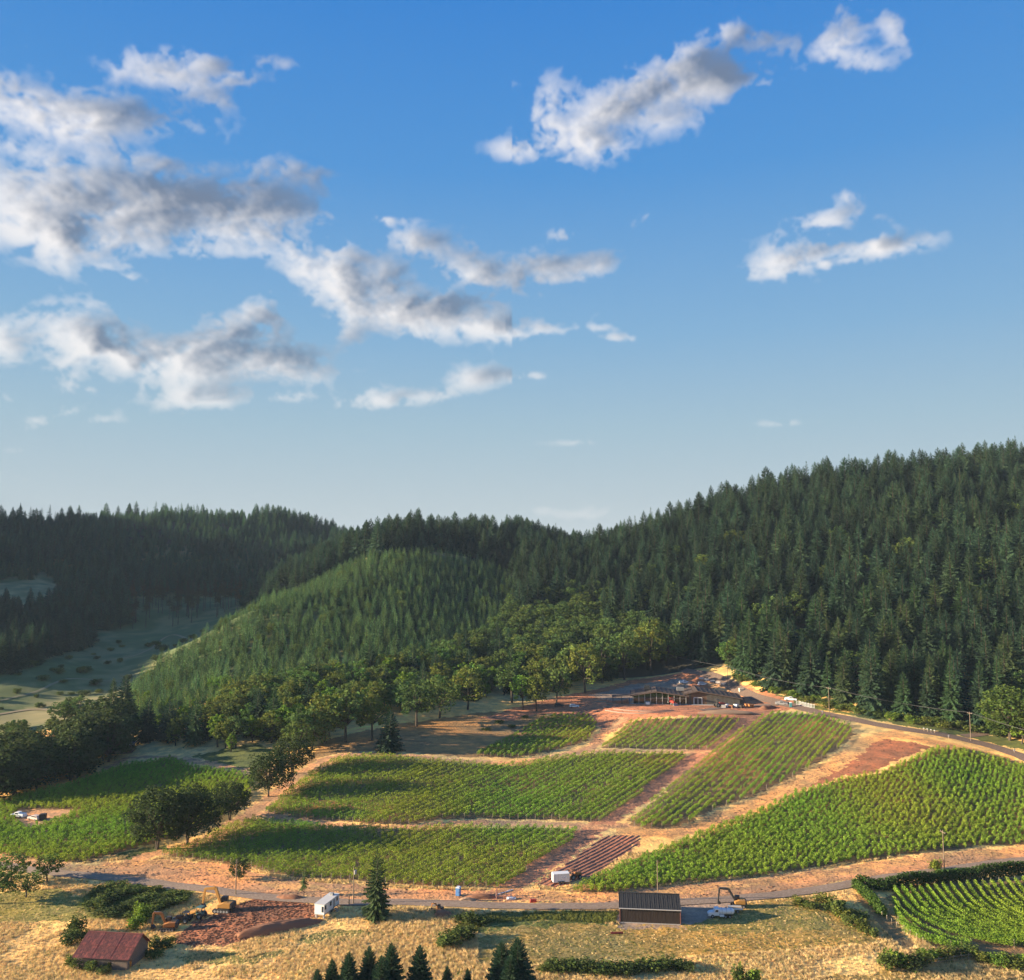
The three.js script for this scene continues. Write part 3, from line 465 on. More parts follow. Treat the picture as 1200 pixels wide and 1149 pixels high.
const SPRUCE = [41, 42, 43].map((s, i) => conifer(s, { wide: 0.33, bare: 0.03, whorls: 44, arms: 9, sprays: 8, ragged: 0.28, droop: 0.05, fine: 2, colour: [0.055, 0.115, 0.058] }));
const PINE = [51, 52].map(s => conifer(s, { wide: 0.14, bare: 0.55, whorls: 16, ragged: 0.6, arms: 5, colour: [0.06, 0.07, 0.03] }));
const OAK = [61, 62, 63, 64, 65, 66].map((s, i) => broadleaf(s, { wide: [0.46, 0.42, 0.5, 0.38, 0.44, 0.4][i], low: [0.2, 0.25, 0.16, 0.28, 0.18, 0.22][i] }));
const BIGOAK = [71, 72].map(s => broadleaf(s, { wide: 0.52, low: 0.13, clumps: 66, leaves: 88, size: 0.022, multi: 2, colour: [0.062, 0.092, 0.028] }));
const WOODOAK = [67, 68, 69].map((s, i) => broadleaf(s, { wide: 0.46, low: 0.04, clumps: 46, leaves: 44, size: 0.028, colour: [0.062, 0.092, 0.03] }));
const TALLLEAF = [81, 82].map(s => broadleaf(s, { wide: 0.28, low: 0.16, clumps: 36, colour: [0.12, 0.16, 0.036] }));
const BUSH = [91, 92, 93].map((s, i) => bush(s, { wide: 0.75 + i * 0.12 }));
const toneSet = list => list.map(t => leafMat(...t));
const FIRTONES = toneSet([[1, 1, 1], [1.5, 1.2, 0.9], [0.7, 0.8, 0.9], [1.2, 1.25, 0.95]]);
const OAKTONES = toneSet([[1, 1, 1], [1.4, 1.12, 0.85], [0.72, 0.8, 0.9], [1.3, 1.55, 0.8], [0.9, 1.15, 1.0], [1.15, 0.95, 0.8]]);
function plant(kind, name, label, category, group, pos, high, turn, tone, wide = 1) {
  const o = thing(name, label, category, pos, turn, group); o.scale.set(high * wide, high, high * wide);
  part(o, 'trunk', kind.trunk, woodMat); part(o, 'crown', kind.crown, tone); return o;
}
function mass(list, variants, name, label, category, r, spread = 0.4) {  // what nobody could count: [x, y, z, height, wide] by variant
  const M = new THREE.Matrix4(), Q = new THREE.Quaternion(), Y = new THREE.Vector3(0, 1, 0), C = new THREE.Color();
  variants.forEach((v, n) => {
    const mine = list.filter((_, i) => i % variants.length === n); if (!mine.length) return;
    const im = new THREE.InstancedMesh(v.joined ??= join(v.trunk, v.crown), leafMat(1, 1, 1), mine.length);
    mine.forEach(([x, y, z, h, w = 1, tone], i) => { M.compose(new THREE.Vector3(x, y, z), Q.setFromAxisAngle(Y, r() * 6.283), new THREE.Vector3(h * w, h, h * w)); im.setMatrixAt(i, M); const k = 1 + (r() - 0.5) * spread, c = Array.isArray(tone) ? tone : [1, 1, 1], hu = (r() - 0.5) * 0.25; im.setColorAt(i, C.setRGB(c[0] * k * (1 + hu), c[1] * k, c[2] * k * (1 - hu))); });
    stuff(im, name, label, category);
  });
}

// ------------------------------------------------------------------ where the woods stand
const WOODEDGE = [[600, 806], [640, 812], [690, 802], [760, 786], [800, 777], [850, 789], [905, 808], [975, 829], [1060, 843], [1150, 855], [1210, 864], [1330, 880], [1330, 400], [600, 400]];
const PLANTED = [[150, 812], [200, 775], [260, 738], [330, 700], [380, 676], [425, 655], [500, 652], [570, 662], [612, 684], [600, 715], [585, 750], [560, 774], [500, 796], [430, 808], [340, 824], [250, 848], [190, 866], [150, 858]];
const MIXED = [[146, 862], [190, 864], [250, 838], [340, 810], [430, 791], [500, 777], [560, 752], [592, 728], [610, 705], [640, 690], [690, 700], [740, 735], [790, 762], [800, 776], [760, 786], [690, 802], [640, 812], [600, 814], [540, 824], [480, 834], [430, 850], [380, 866], [320, 874], [280, 884], [200, 874], [160, 868]];
const VALLEY = [[-60, 850], [-60, 806], [0, 797], [60, 772], [105, 757], [190, 742], [265, 722], [312, 709], [345, 700], [310, 716], [260, 740], [200, 778], [150, 815], [140, 850], [100, 870], [0, 870]];
{
  const r = rng(404), firs = [], saplings = [], leafy = [], farfirs = [], pines = [];
  const scan = (az0, az1, r0, r1, gap, fn) => { for (let R = r0; R < r1; R += gap) { const n = Math.ceil((az1 - az0) * FLAT * R / gap); for (let k = 0; k < n; k++) { const a = (az0 + (az1 - az0) * (k + r()) / n) * FLAT, q = R + (r() - 0.5) * gap * 1.1, x = Math.sin(a) * q, z = -Math.cos(a) * q; fn(x, landAt(x, z), z, q, a / FLAT); } } };
  // the steep fir wood on the east side and round behind the winery
  scan(-1, 37, 425, 1010, 9.2, (x, y, z, R, az) => {
    const [u, v] = sight(x, y, z); if (!inside(WOODEDGE, u, v)) return;
    if (u < 700 && R < 640) return;
    if (inside(MIXED, u, v) && R < 600) return;
    const h = (R < 520 ? 26 : R > 780 ? 34 : 29) * (R > 780 ? 0.42 + 0.72 * Math.pow(r(), 1.3) : 0.58 + r() * 0.6);
    if (r() < 0.05) { firs.push([x, y, z, h * 0.5, 1.15, R]); return; }
    if (R < 720 && r() < 0.06) { leafy.push([x, y, z, h * 0.6, 1.0, R]); return; }
    firs.push([x, y, z, h, 1 + (r() - 0.5) * 0.35, R]);
  });
  // the crest behind the plantation
  scan(-16, 4, 750, 1010, 8.6, (x, y, z, R) => { const [u, v] = sight(x, y, z); if (u > 625 && R < 820) return; if (inside(PLANTED, u, v) && R < 770) return; if (R < 775 && r() < 0.55) return; if (R < 800 && CREST.some(c => u > c[0][0] - 4 && u < c[1][0] + 4)) return; firs.push([x, y, z, 31 * (0.4 + 0.78 * Math.pow(r(), 1.3)), 1.1, R]); });
  scan(-1, 6, 640, 760, 7, (x, y, z, R) => { const [u, v] = sight(x, y, z); if (u < 622 || inside(MIXED, u, v)) return; firs.push([x, y, z, 25 * (0.7 + r() * 0.5), 1.05, R]); });
  // the far ridge on the west side
  scan(-36, -3, 860, 1420, 8.4, (x, y, z, R, az) => {
    const [u, v] = sight(x, y, z); if (inside(VALLEY, u, v) && R < 1080) return; if (inside(CLEARCUT, u, v)) return; if (u > 330 && R < 1000) return;
    if (v > 742 && u > 190) return;
    if (R < 1050 && u > 150 && u < 285 && v > 700) { if (r() < 0.5) pines.push([x, y, z, 27 * (0.85 + r() * 0.3), 1.1]); return; }
    const patch = fbm(x * 0.012 + 4, z * 0.012, 2);
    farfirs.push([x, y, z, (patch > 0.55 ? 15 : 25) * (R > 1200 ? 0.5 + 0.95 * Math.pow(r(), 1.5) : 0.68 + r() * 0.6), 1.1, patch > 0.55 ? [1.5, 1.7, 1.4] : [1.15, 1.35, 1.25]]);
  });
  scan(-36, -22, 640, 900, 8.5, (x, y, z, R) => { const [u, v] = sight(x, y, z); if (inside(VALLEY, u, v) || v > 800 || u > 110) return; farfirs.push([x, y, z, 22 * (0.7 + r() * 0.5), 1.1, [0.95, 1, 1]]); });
  // the young plantation on the knoll
  scan(-25, 2, 400, 780, 5.0, (x, y, z, R) => { const [u, v] = sight(x, y, z); if (!inside(PLANTED, u, v)) return; const gap = fbm(x * 0.03, z * 0.03, 2); if (gap < 0.16) return; if (r() < 0.04) { leafy.push([x, y, z, 6 + r() * 4, 1, R, 'bright']); return; } saplings.push([x, y, z, (7 + 5 * r()) * (0.8 + gap * 0.5), 1, R]); });
  // broadleaf and mixed wood along the foot of the knoll
  scan(-25, 14, 380, 680, 7.4, (x, y, z, R) => {
    const [u, v] = sight(x, y, z); if (!inside(MIXED, u, v)) return;
    const q = r();
    if (u < 250 && q < 0.45) firs.push([x, y, z, 18 * (0.6 + r() * 0.6), 1.1, R]);
    else if (q < 0.13) firs.push([x, y, z, 19 * (0.6 + r() * 0.6), 1.1, R]);
    else leafy.push([x, y, z, (u > 600 ? 14 : 12) * (0.55 + r() * 0.75), 1, R, q > 0.86 ? 'bright' : '']);
  });
  firs.sort((a, b) => a[5] - b[5]); saplings.sort((a, b) => a[5] - b[5]); leafy.sort((a, b) => a[5] - b[5]);
  firs.slice(0, 296).forEach((f, i) => { const p = new THREE.Vector3(f[0], f[1] - 0.2, f[2]), u = sight(...f)[0]; const where = u > 690 ? (u < 853 ? ['tall dark fir at the wood edge behind the winery, uphill of its yard pole', 'firs behind the winery'] : u < 972 ? ['tall dark fir at the wood edge between the yard pole and the lane pole', 'firs between the first poles'] : u < 1138 ? ['tall dark fir at the wood edge between the lane pole and the crossarm pole', 'firs between the next poles'] : ['tall dark fir at the wood edge uphill of the huge rounded tree', 'firs above the rounded tree']) : u < 300 ? ['dark fir standing among the trees at the foot of the planted knoll', 'firs at the foot of the knoll'] : ['dark fir standing among the rounded broadleaf trees below the plantation', 'firs among the broadleaf trees']; plant(FIR[i % 5], 'fir_tree', where[0], 'fir tree', where[1], p, f[3], r() * 6.28, FIRTONES[Math.floor(r() * 4)], f[4]); });
  mass(firs.slice(296), [...FIR, OLDFIR[0]], 'conifer_wood', 'dense mass of dark firs covering the steep hillside above the road', 'forest', r, 0.9);
  saplings.slice(0, 280).forEach((f, i) => plant(SAPLING[i % 4], 'young_fir_tree', 'small pointed young fir in the lower rows of the hillside plantation', 'fir tree', 'young firs low in the plantation', new THREE.Vector3(f[0], f[1] - 0.1, f[2]), f[3], r() * 6.28, FIRTONES[i % 4]));
  mass(saplings.slice(280), SAPLING, 'young_plantation', 'young firs planted closely up the rounded hillside', 'forest', r, 0.8);
  leafy.slice(0, 290).forEach((f, i) => { const p = new THREE.Vector3(f[0], f[1] - 0.1, f[2]), u = sight(...f)[0], bright = f[6] === 'bright'; const kind = bright && r() < 0.6 ? TALLLEAF[i % 2] : OAK[i % 6]; const lab = bright ? ['bright yellow green leafy tree among the darker trees of the knoll', 'bright green leafy trees'] : u > 690 ? ['rounded green broadleaf tree among the firs near the winery', 'broadleaf trees near the winery'] : u < 250 ? ['rounded olive green oak behind the dark field shed at the knoll foot', 'oaks behind the field shed'] : u < 400 ? ['rounded olive green oak at the knoll foot above the track bend', 'oaks above the track bend'] : u < 560 ? ['rounded olive green oak at the knoll foot uphill of the dry slope', 'oaks above the dry slope'] : ['rounded olive green oak at the knoll foot uphill of the red earth', 'oaks above the red earth']; plant(kind, 'broadleaf_tree', lab[0], 'tree', lab[1], p, f[3], r() * 6.28, OAKTONES[bright ? 3 : [0, 1, 2, 4, 5][Math.floor(r() * 5)]], 0.85 + r() * 0.35); });
  mass(leafy.slice(290), OAK.slice(0, 2), 'broadleaf_wood', 'scattered leafy trees mixed through the hillside forest', 'forest', r);
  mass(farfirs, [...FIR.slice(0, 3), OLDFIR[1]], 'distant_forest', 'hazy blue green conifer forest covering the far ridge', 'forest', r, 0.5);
  pines.slice(0, 60).forEach(f => plant(PINE[0], 'pine_tree', 'tall bare stemmed pine at the lower edge of the far forest', 'pine tree', 'bare stemmed pines by the valley', new THREE.Vector3(f[0], f[1], f[2]), f[3], r() * 6.28, FIRTONES[1], 1.1));
}
// ------------------------------------------------------------------ vineyards: every row a trellis of vines
function vine(seed, { long = 1.5, high = 1.75, thick = 0.36, leaves = 76, size = 0.14, colour = [0.225, 0.325, 0.04] } = {}) {
  const r = rng(seed), L = new Leaves();
  L.stem([0, -0.1, 0], [0.03, 0.8, 0], 0.035, 0.025, 4, BARK);
  for (let k = 0; k < leaves; k++) { const x = (r() - 0.5) * long * 1.1, y = 0.42 + (high - 0.42) * Math.pow(r(), 0.8) * (0.85 + 0.3 * vnoise(x * 3 + seed, 2)), z = (r() + r() - 1) * thick * (y < 1 ? 0.8 : 1.15); L.leaf(x, y, z, size * (0.75 + r() * 0.6), r, tint(colour, r, 0.3)); }
  return L.geo();
}
const VINES = [1, 2, 3, 4].map(s => vine(s));
const BUSHY = [5, 6, 7].map(s => vine(s, { thick: 0.46, high: 1.75, leaves: 92, size: 0.14, colour: [0.235, 0.335, 0.04] }));
const vineMat = leafMat(1, 1, 1), postMat = mat(0.30, 0.25, 0.2, 0.9);
const postGeo = new THREE.CylinderGeometry(0.06, 0.07, 2.0, 6); postGeo.translate(0, 0.9, 0);
function rowLines(poly, toward, gap, sway = 0) {   // straight rows clipped to an outline
  const P = trace(poly), dir = Math.atan2(toward[1].x - toward[0].x, toward[1].z - toward[0].z), s = Math.sin(dir), c = Math.cos(dir);
  const Q = P.map(p => [p.x * s + p.z * c, p.x * c - p.z * s]), lo = Math.min(...Q.map(q => q[1])), hi = Math.max(...Q.map(q => q[1])), out = [];
  for (let t = lo + gap * 0.5; t < hi; t += gap) {
    const cut = []; for (let i = 0, j = Q.length - 1; i < Q.length; j = i++) if ((Q[i][1] > t) !== (Q[j][1] > t)) cut.push(Q[j][0] + (t - Q[j][1]) / (Q[i][1] - Q[j][1]) * (Q[i][0] - Q[j][0]));
    cut.sort((a, b) => a - b);
    for (let k = 0; k + 1 < cut.length; k += 2) if (cut[k + 1] - cut[k] > 5) { const n = Math.ceil((cut[k + 1] - cut[k]) / 6), line = []; for (let m = 0; m <= n; m++) { const a = lerp(cut[k], cut[k + 1], m / n), b = t + Math.sin(a * 0.05) * sway; line.push(new THREE.Vector3(a * s + b * c, 0, a * c - b * s)); } out.push(line); }
  }
  return out;
}
function vineSpots(line, gap, r, skip) {
  const out = []; for (let i = 0; i + 1 < line.length; i++) { const a = line[i], b = line[i + 1], l = a.distanceTo(b), n = Math.max(1, Math.round(l / gap)), turn = Math.atan2(-(b.z - a.z), b.x - a.x); for (let k = 0; k < n; k++) { const t = (k + 0.5 + (r() - 0.5) * 0.5) / n, x = lerp(a.x, b.x, t) + (r() - 0.5) * 0.15, z = lerp(a.z, b.z, t) + (r() - 0.5) * 0.15; if (r() < skip) continue; const f = vnoise(x * 0.05, z * 0.05); out.push([x, landAt(x, z), z, turn + (r() < 0.5 ? Math.PI : 0) + (r() - 0.5) * 0.3, 0.78 + r() * 0.36 + (f - 0.5) * 0.3]); } } return out;
}
const M4 = new THREE.Matrix4(), QT = new THREE.Quaternion(), UPY = new THREE.Vector3(0, 1, 0), TINT = new THREE.Color();
function vineMesh(spots, geo, r, name, tall, tone) {
  const im = new THREE.InstancedMesh(geo, vineMat, spots.length); im.name = name; im.castShadow = im.receiveShadow = true; im.userData.kind = 'stuff';
  spots.forEach(([x, y, z, a, s], i) => { M4.compose(new THREE.Vector3(x, y, z), QT.setFromAxisAngle(UPY, a), new THREE.Vector3(1, s * tall, 1)); im.setMatrixAt(i, M4); const k = 0.8 + r() * 0.4, h = (vnoise(x * 0.03 + 8, z * 0.03) - 0.5) * 0.5; im.setColorAt(i, TINT.setRGB(k * tone[0] * (1 + h), k * tone[1], k * tone[2])); });
  return im;
}
let rowCount = 0;
const ONES = ['', 'first', 'second', 'third', 'fourth', 'fifth', 'sixth', 'seventh', 'eighth', 'ninth', 'tenth', 'eleventh', 'twelfth', 'thirteenth', 'fourteenth', 'fifteenth', 'sixteenth', 'seventeenth', 'eighteenth', 'nineteenth'], TENS = ['', '', 'twenty', 'thirty', 'forty', 'fifty', 'sixty'], TENTHS = ['', '', 'twentieth', 'thirtieth', 'fortieth', 'fiftieth', 'sixtieth'];
const ordinal = n => n < 20 ? ONES[n] : n % 10 ? `${TENS[Math.floor(n / 10)]}-${ONES[n % 10]}` : TENTHS[n / 10];
function vineyard(lines, { gap = 1.3, skip = 0.06, label, group, geos = VINES, tall = 1, tone = [1, 1, 1], seed = 1, posts = true, from }) {
  const r = rng(seed * 97 + 3); let count = 0;
  if (from) { const d = l => Math.min(...l.map(p => Math.hypot(p.x - from.x, p.z - from.z))), m = l => l[Math.floor(l.length / 2)]; if (d(lines[0]) > d(lines.at(-1))) lines = lines.slice().reverse(); }
  lines.forEach((line, n) => {
    const spots = vineSpots(line, gap, r, skip); if (spots.length < 3) return; rowCount++;
    const o = thing('vine_row', `${ordinal(++count)} ${label}`, 'vine row', null, 0, group);
    o.add(vineMesh(spots, geos[n % geos.length], r, 'foliage', tall, tone));
    if (posts) for (const e of [line[0], line.at(-1)]) { const m = part(o, 'post', postGeo, postMat); m.position.set(e.x, landAt(e.x, e.z), e.z); }
  });
}
{
  const lane = trace([[600, 1040], [886, 838]]);
  vineyard(rowLines(BLOCKS.middle, lane, 2.5, 0.6), { geos: [...VINES, ...BUSHY], skip: 0.03, tall: 1.08, from: at(760, 925), label: 'vine row from the straight lane in the wide middle block', group: 'rows of the middle block', seed: 1 });
  vineyard(rowLines(BLOCKS.lower, lane, 2.5, 0.5), { skip: 0.03, tall: 1.05, from: at(640, 1008), label: 'vine row from the straight lane in the low block above the road', group: 'rows of the low block', seed: 2, geos: BUSHY });
  vineyard(rowLines(BLOCKS.ridge, lane, 2.6), { from: at(800, 905), label: 'vine row from the straight lane in the block below the parked trucks', group: 'rows of the lane block', seed: 3, skip: 0.12 });
  vineyard(rowLines(BLOCKS.upper, lane, 2.7), { from: at(866, 850), label: 'vine row from the straight lane in the small block under the winery', group: 'rows of the winery block', seed: 4, skip: 0.1, tall: 0.9 });
  vineyard(rowLines(BLOCKS.young, trace([[600, 885], [670, 842]]), 2.6), { from: at(700, 850), label: 'vine row from the red earth in the little block under the oaks', group: 'rows of the oak block', seed: 5, geos: BUSHY, tall: 1.0 });
  // the curved rows beside the hedge
  const bend = [], OFF = [[0, 0], [8, 11], [15, 20], [27, 29.5], [40, 37], [65, 48], [95, 56], [140, 64], [190, 70]];
  for (const [u, v, f] of [[1060, 1094, 4], [1053, 1083, 2.5], [1049, 1071, 1], [1047, 1059, 0.5], ...Array.from({ length: 19 }, (_, k) => [1049 + k * 9.4, 1047 - k * 0.8, 0])]) { const i0 = Math.floor(f), s = [lerp(OFF[i0][0], OFF[i0 + 1][0], f - i0), lerp(OFF[i0][1], OFF[i0 + 1][1], f - i0)]; const pts = [s, ...OFF.slice(i0 + 1)].map(q => [u + q[0] - s[0], v + q[1] - s[1]]).filter(q => q[0] < 1262 && q[1] < 1117); if (pts.length > 2) bend.push(smooth(trace(pts), 2.5)); }
  vineyard(bend, { label: 'curving vine row from the lane fence in the vineyard beside the hedge', group: 'curving rows beside the hedge', seed: 6, gap: 0.9, skip: 0, geos: BUSHY, tall: 1.0, tone: [1, 1.05, 1] });
  // the two leafy blocks whose rows run into one another
  const r = rng(88);
  const leafyBlock = (lines, name, label, s) => { const spots = lines.flatMap(l => vineSpots(l, 1.02, r, 0.03)).filter(q => !inside(SPRUNG.pad, ...sight(q[0], q[1], q[2]))).map(q => { const x = q[0] + (r() - 0.5) * 1.0, z = q[2] + (r() - 0.5) * 1.0; return [x, landAt(x, z), z, q[3] + (r() - 0.5) * 1.2, q[4] * (0.8 + r() * 0.45)]; }); BUSHY.forEach((g, n) => { const im = vineMesh(spots.filter((_, i) => i % 3 === n), g, r, name, s, [1.05, 1.06, 1]); stuff(im, name, label, 'vines'); }); };
  leafyBlock(rowLines(BLOCKS.east, trace([[900, 1020], [985, 925]]), 1.75, 0.8), 'vineyard_foliage', 'broad leafy block of vines between the tarred road and the tilled strip', 0.9);
  leafyBlock(rowLines(BLOCKS.west, trace([[40, 1000], [170, 900]]), 1.9, 0.8), 'vineyard_canopy', 'leafy block of vines beside the dark oak wood and the dirt pad', 0.9);
}
// ------------------------------------------------------------------ trees and shrubs that stand out one by one
function stand(kind, name, label, category, group, u, v, pxHigh, tone, wide = 1, seed = 1) {   // base at (u, v), as tall as it looks from the survey point
  const p = at(u, v), r = rng(seed + u * 7 + v), d = skyRay(u, v - pxHigh), R = Math.hypot(p.x, p.z), top = EYE + d[1] / Math.hypot(d[0], d[2]) * R;
  p.y -= 0.1; return plant(kind, name, label, category, group, p, (top - p.y) * 1.02, r() * 6.28, tone, wide);
}
const DEEP = leafMat(0.75, 0.8, 0.85), BRIGHT = leafMat(1.5, 1.75, 0.95), OLIVE = leafMat(1.35, 1.2, 0.9), MIDGREEN = leafMat(1.05, 1.1, 1);
stand(conifer(19, { wide: 0.27, bare: 0.05, whorls: 30, arms: 8, ragged: 0.5, droop: 0.2, sprays: 5 }), 'fir_tree', 'full dark fir standing alone beside the tarred road and the pole', 'fir tree', null, 441, 1076, 80, leafMat(1.5, 1.2, 0.85), 0.95);
stand(OLDFIR[0], 'slender_tree', 'thin feathery yellow green tree beside the road near the white trailer office', 'tree', null, 356, 1051, 40, leafMat(2.0, 1.6, 1.0), 1.0);
stand(WOODOAK[0], 'small_oak', 'small round dark tree on the dirt bank beside a pole', 'tree', null, 280, 1031, 26, DEEP, 0.95);
const pairOaks = [[186, 995, 70, 1.0], [222, 990, 66, 1.0], [268, 962, 44, 0.95]];
['large spreading dark oak at the lower corner of the leafy vine block', 'broad dark oak touching the large oak on its uphill side', 'rounded dark oak at the track bend above the two large oaks'].forEach((l, i) => stand(BIGOAK[i % 2], 'oak_tree', l, 'oak tree', null, ...pairOaks[i].slice(0, 3), DEEP, pairOaks[i][3], i));
stand(BIGOAK[1], 'oak_tree', 'dark oak on the grassy bank beside the dirt track', 'oak tree', null, 316, 934, 52, DEEP, 0.95); stand(BIGOAK[0], 'oak_tree', 'dark oak leaning over the dirt track below the knoll', 'oak tree', null, 342, 908, 44, leafMat(0.85, 0.85, 0.8), 1.0);
[[12, 1037, 36], [55, 1034, 30], [30, 1052, 30], [-6, 1060, 40]].forEach(([u, v, h], i) => stand(OAK[i], 'roadside_oak', 'small bushy tree beside the road bend opposite the meadow', 'tree', 'small trees at the road bend', u, v, h, MIDGREEN, 1.15));
{ const r = rng(5); const run = [[-30, 950], [0, 944], [30, 935], [62, 924], [92, 914], [118, 903], [134, 892]];
  for (let k = 0; k < 44; k++) { const t = r() * (run.length - 1), i = Math.min(run.length - 2, Math.floor(t)), f = t - i, back = r() * 32; stand(WOODOAK[k % 3], 'oak_tree', 'dark crowded oak in the wood beside the leafy vine block', 'oak tree', 'oaks of the crowded dark wood', lerp(run[i][0], run[i + 1][0], f), lerp(run[i][1], run[i + 1][1], f) - back - 2, 44 + r() * 16, k % 3 ? DEEP : OAKTONES[0], 1.05, k); } }
stand(FIR[0], 'fir_tree', 'tall open fir, one of two behind the dark oak wood', 'fir tree', 'pair of firs behind the oak wood', 131, 853, 58, FIRTONES[1], 1.0); stand(FIR[3], 'fir_tree', 'tall open fir, one of two behind the dark oak wood', 'fir tree', 'pair of firs behind the oak wood', 145, 852, 60, FIRTONES[0], 0.95);
[[74, 852, 30], [92, 850, 34], [108, 858, 30], [20, 870, 26]].forEach(([u, v, h], i) => stand(OAK[i + 1], 'oak_tree', 'spreading oak between the straw coloured slope and the dark wood', 'oak tree', 'oaks by the straw slope', u, v, h, OAKTONES[2], 1.2));
[[405, 870, 60, 0], [381, 872, 58, 1], [365, 880, 52, 2], [350, 884, 48, 4], [436, 868, 50, 3], [488, 852, 54, 0], [515, 842, 48, 2], [548, 832, 50, 4], [600, 824, 48, 3]].forEach(([u, v, h, k], i) => stand(OAK[k], 'oak_tree', 'open grown oak on the dry slope above the middle vine block', 'oak tree', 'oaks on the dry slope', u, v, h, OAKTONES[i % 3], 0.95, i));
stand(FIR[3], 'fir_tree', 'short dense dark fir among the oaks of the dry slope', 'fir tree', null, 457, 880, 48, DEEP, 1.25);
stand(OAK[1], 'oak_tree', 'bright green round oak at the edge of the red earth', 'oak tree', 'bright round oaks by the red earth', 613, 832, 40, OAKTONES[3], 0.85); stand(OAK[5], 'oak_tree', 'bright green round oak at the edge of the red earth', 'oak tree', 'bright round oaks by the red earth', 629, 834, 44, OAKTONES[1], 0.8);
[[652, 824, 44, 2], [686, 812, 58, 4], [706, 801, 52, 0], [732, 797, 54, 1], [764, 788, 60, 5], [782, 780, 52, 2], [668, 806, 50, 3]].forEach(([u, v, h, k], i) => stand(OAK[k], 'oak_tree', 'tall shady oak behind the winery yard', 'oak tree', 'shady oaks behind the winery yard', u, v, h, OAKTONES[i % 3], 0.85, i));
stand(BIGOAK[0], 'maple_tree', 'huge rounded leafy tree where the side road meets the upper road', 'tree', null, 1186, 868, 62, leafMat(1.25, 1.35, 0.9), 1.0); stand(TALLLEAF[0], 'leafy_tree', 'bright leafy tree beside the huge rounded tree', 'tree', 'bright trees at the road junction', 1168, 860, 40, BRIGHT, 1.2); stand(TALLLEAF[1], 'leafy_tree', 'bright leafy tree beside the huge rounded tree', 'tree', 'bright trees at the road junction', 1198, 872, 34, BRIGHT, 1.2);
// dense planted firs just below the viewpoint, only their tops in the photograph
[[389, 1123, 190], [409, 1114, 188], [433, 1108, 189], [459, 1103, 187], [492, 1106, 186], [524, 1131, 190], [548, 1134, 191], [588, 1101, 188], [607, 1096, 186], [447, 1118, 184], [372, 1134, 189], [598, 1118, 183]].forEach(([u, v, R], i) => {
  const d = skyRay(u, v), k = Math.hypot(d[0], d[2]), x = d[0] / k * R, z = d[2] / k * R, y = landAt(x, z), top = EYE + d[1] / k * R, big = u > 580 && u < 612;
  plant(SPRUCE[i % 3], 'spruce_tree', big ? 'dense dark spruce, one of the two tallest beside the golden grass' : 'dense dark spruce in the planted line below the golden grass', 'spruce tree', big ? 'two tall spruces' : 'line of planted spruces', new THREE.Vector3(x, y - 0.1, z), top - y, i * 1.3, leafMat(1, 1, 1), big ? 1.05 : 0.95);
});
// bushes: [u, v, height in metres, width factor, tone]
function shrub(list, name, label, category, group) { list.forEach(([u, v, h, w = 1.3, tone = MIDGREEN], i) => { const p = at(u, v); p.y -= 0.15; plant(BUSH[i % 3], name, label, category, group, p, h, i * 2.1 + u, tone, w); }); }
shrub([[112, 1064, 2.6, 2.2], [128, 1056, 2.4, 2.2, DEEP], [146, 1050, 2.6, 2.4], [150, 1066, 2.2, 2.4, DEEP], [170, 1058, 2.4, 2.3], [178, 1070, 2.3, 2.2], [192, 1062, 2.2, 2.4, DEEP], [205, 1052, 2.0, 2.2], [126, 1074, 2.0, 2.4, DEEP], [160, 1078, 2.2, 2.2], [212, 1058, 1.9, 2.2], [136, 1040, 1.8, 2.4], [120, 1046, 2, 2.4], [180, 1045, 1.6, 2.4, OLIVE]], 'bramble_bush', 'sprawling dark green bramble in the thicket behind the red roofed barn', 'bush', 'brambles behind the barn');
shrub([[88, 1096, 4.2, 0.9, DEEP], [82, 1108, 3.6, 1.0, DEEP], [95, 1104, 3.0, 1.1, DEEP]], 'barn_bush', 'tall dark bush at the left gable of the red roofed barn'.replace('left', 'far'), 'bush', 'tall bushes at the far gable');
shrub([[92, 1136, 2.8, 1.2, DEEP], [106, 1138, 2.6, 1.2], [122, 1141, 1.9, 1.4, DEEP], [84, 1132, 2.4, 1.2]], 'barn_front_bush', 'low leafy bush growing against the front wall of the barn', 'bush', 'bushes at the barn front');
shrub([[166, 1082, 5.0, 0.75, BRIGHT], [158, 1090, 3.6, 0.9, BRIGHT]], 'elder_bush', 'bright yellow green leafy bush rising behind the barn roof', 'bush', 'bright bushes behind the barn');
shrub([[184, 1112, 2.6, 1.4, DEEP], [196, 1110, 2.2, 1.5, MIDGREEN], [180, 1122, 2.0, 1.5]], 'gable_bush', 'low green bush beside the near gable of the barn', 'bush', 'bushes at the near gable');
shrub([[545, 1082, 2.6, 1.7, DEEP], [562, 1084, 2.4, 1.6, DEEP], [530, 1106, 3.2, 1.5], [545, 1101, 3.0, 1.5, DEEP], [520, 1110, 2.6, 1.4]], 'meadow_bush', 'rounded dark bush in the golden grass below the road', 'bush', 'bushes in the golden grass');
shrub([[938, 1062, 2.4, 1.5, OLIVE], [952, 1066, 2.2, 1.5], [968, 1062, 3.2, 1.3, OLIVE], [978, 1072, 3.4, 1.2], [990, 1078, 3.2, 1.3, OLIVE], [1000, 1086, 2.8, 1.3], [1012, 1092, 2.6, 1.3, OLIVE], [984, 1066, 2.6, 1.3], [1006, 1078, 2.4, 1.4], [1022, 1098, 2.0, 1.4]], 'field_bush', 'olive green bush in the row between the mown field and the grassy lane', 'bush', 'bushes between field and lane');
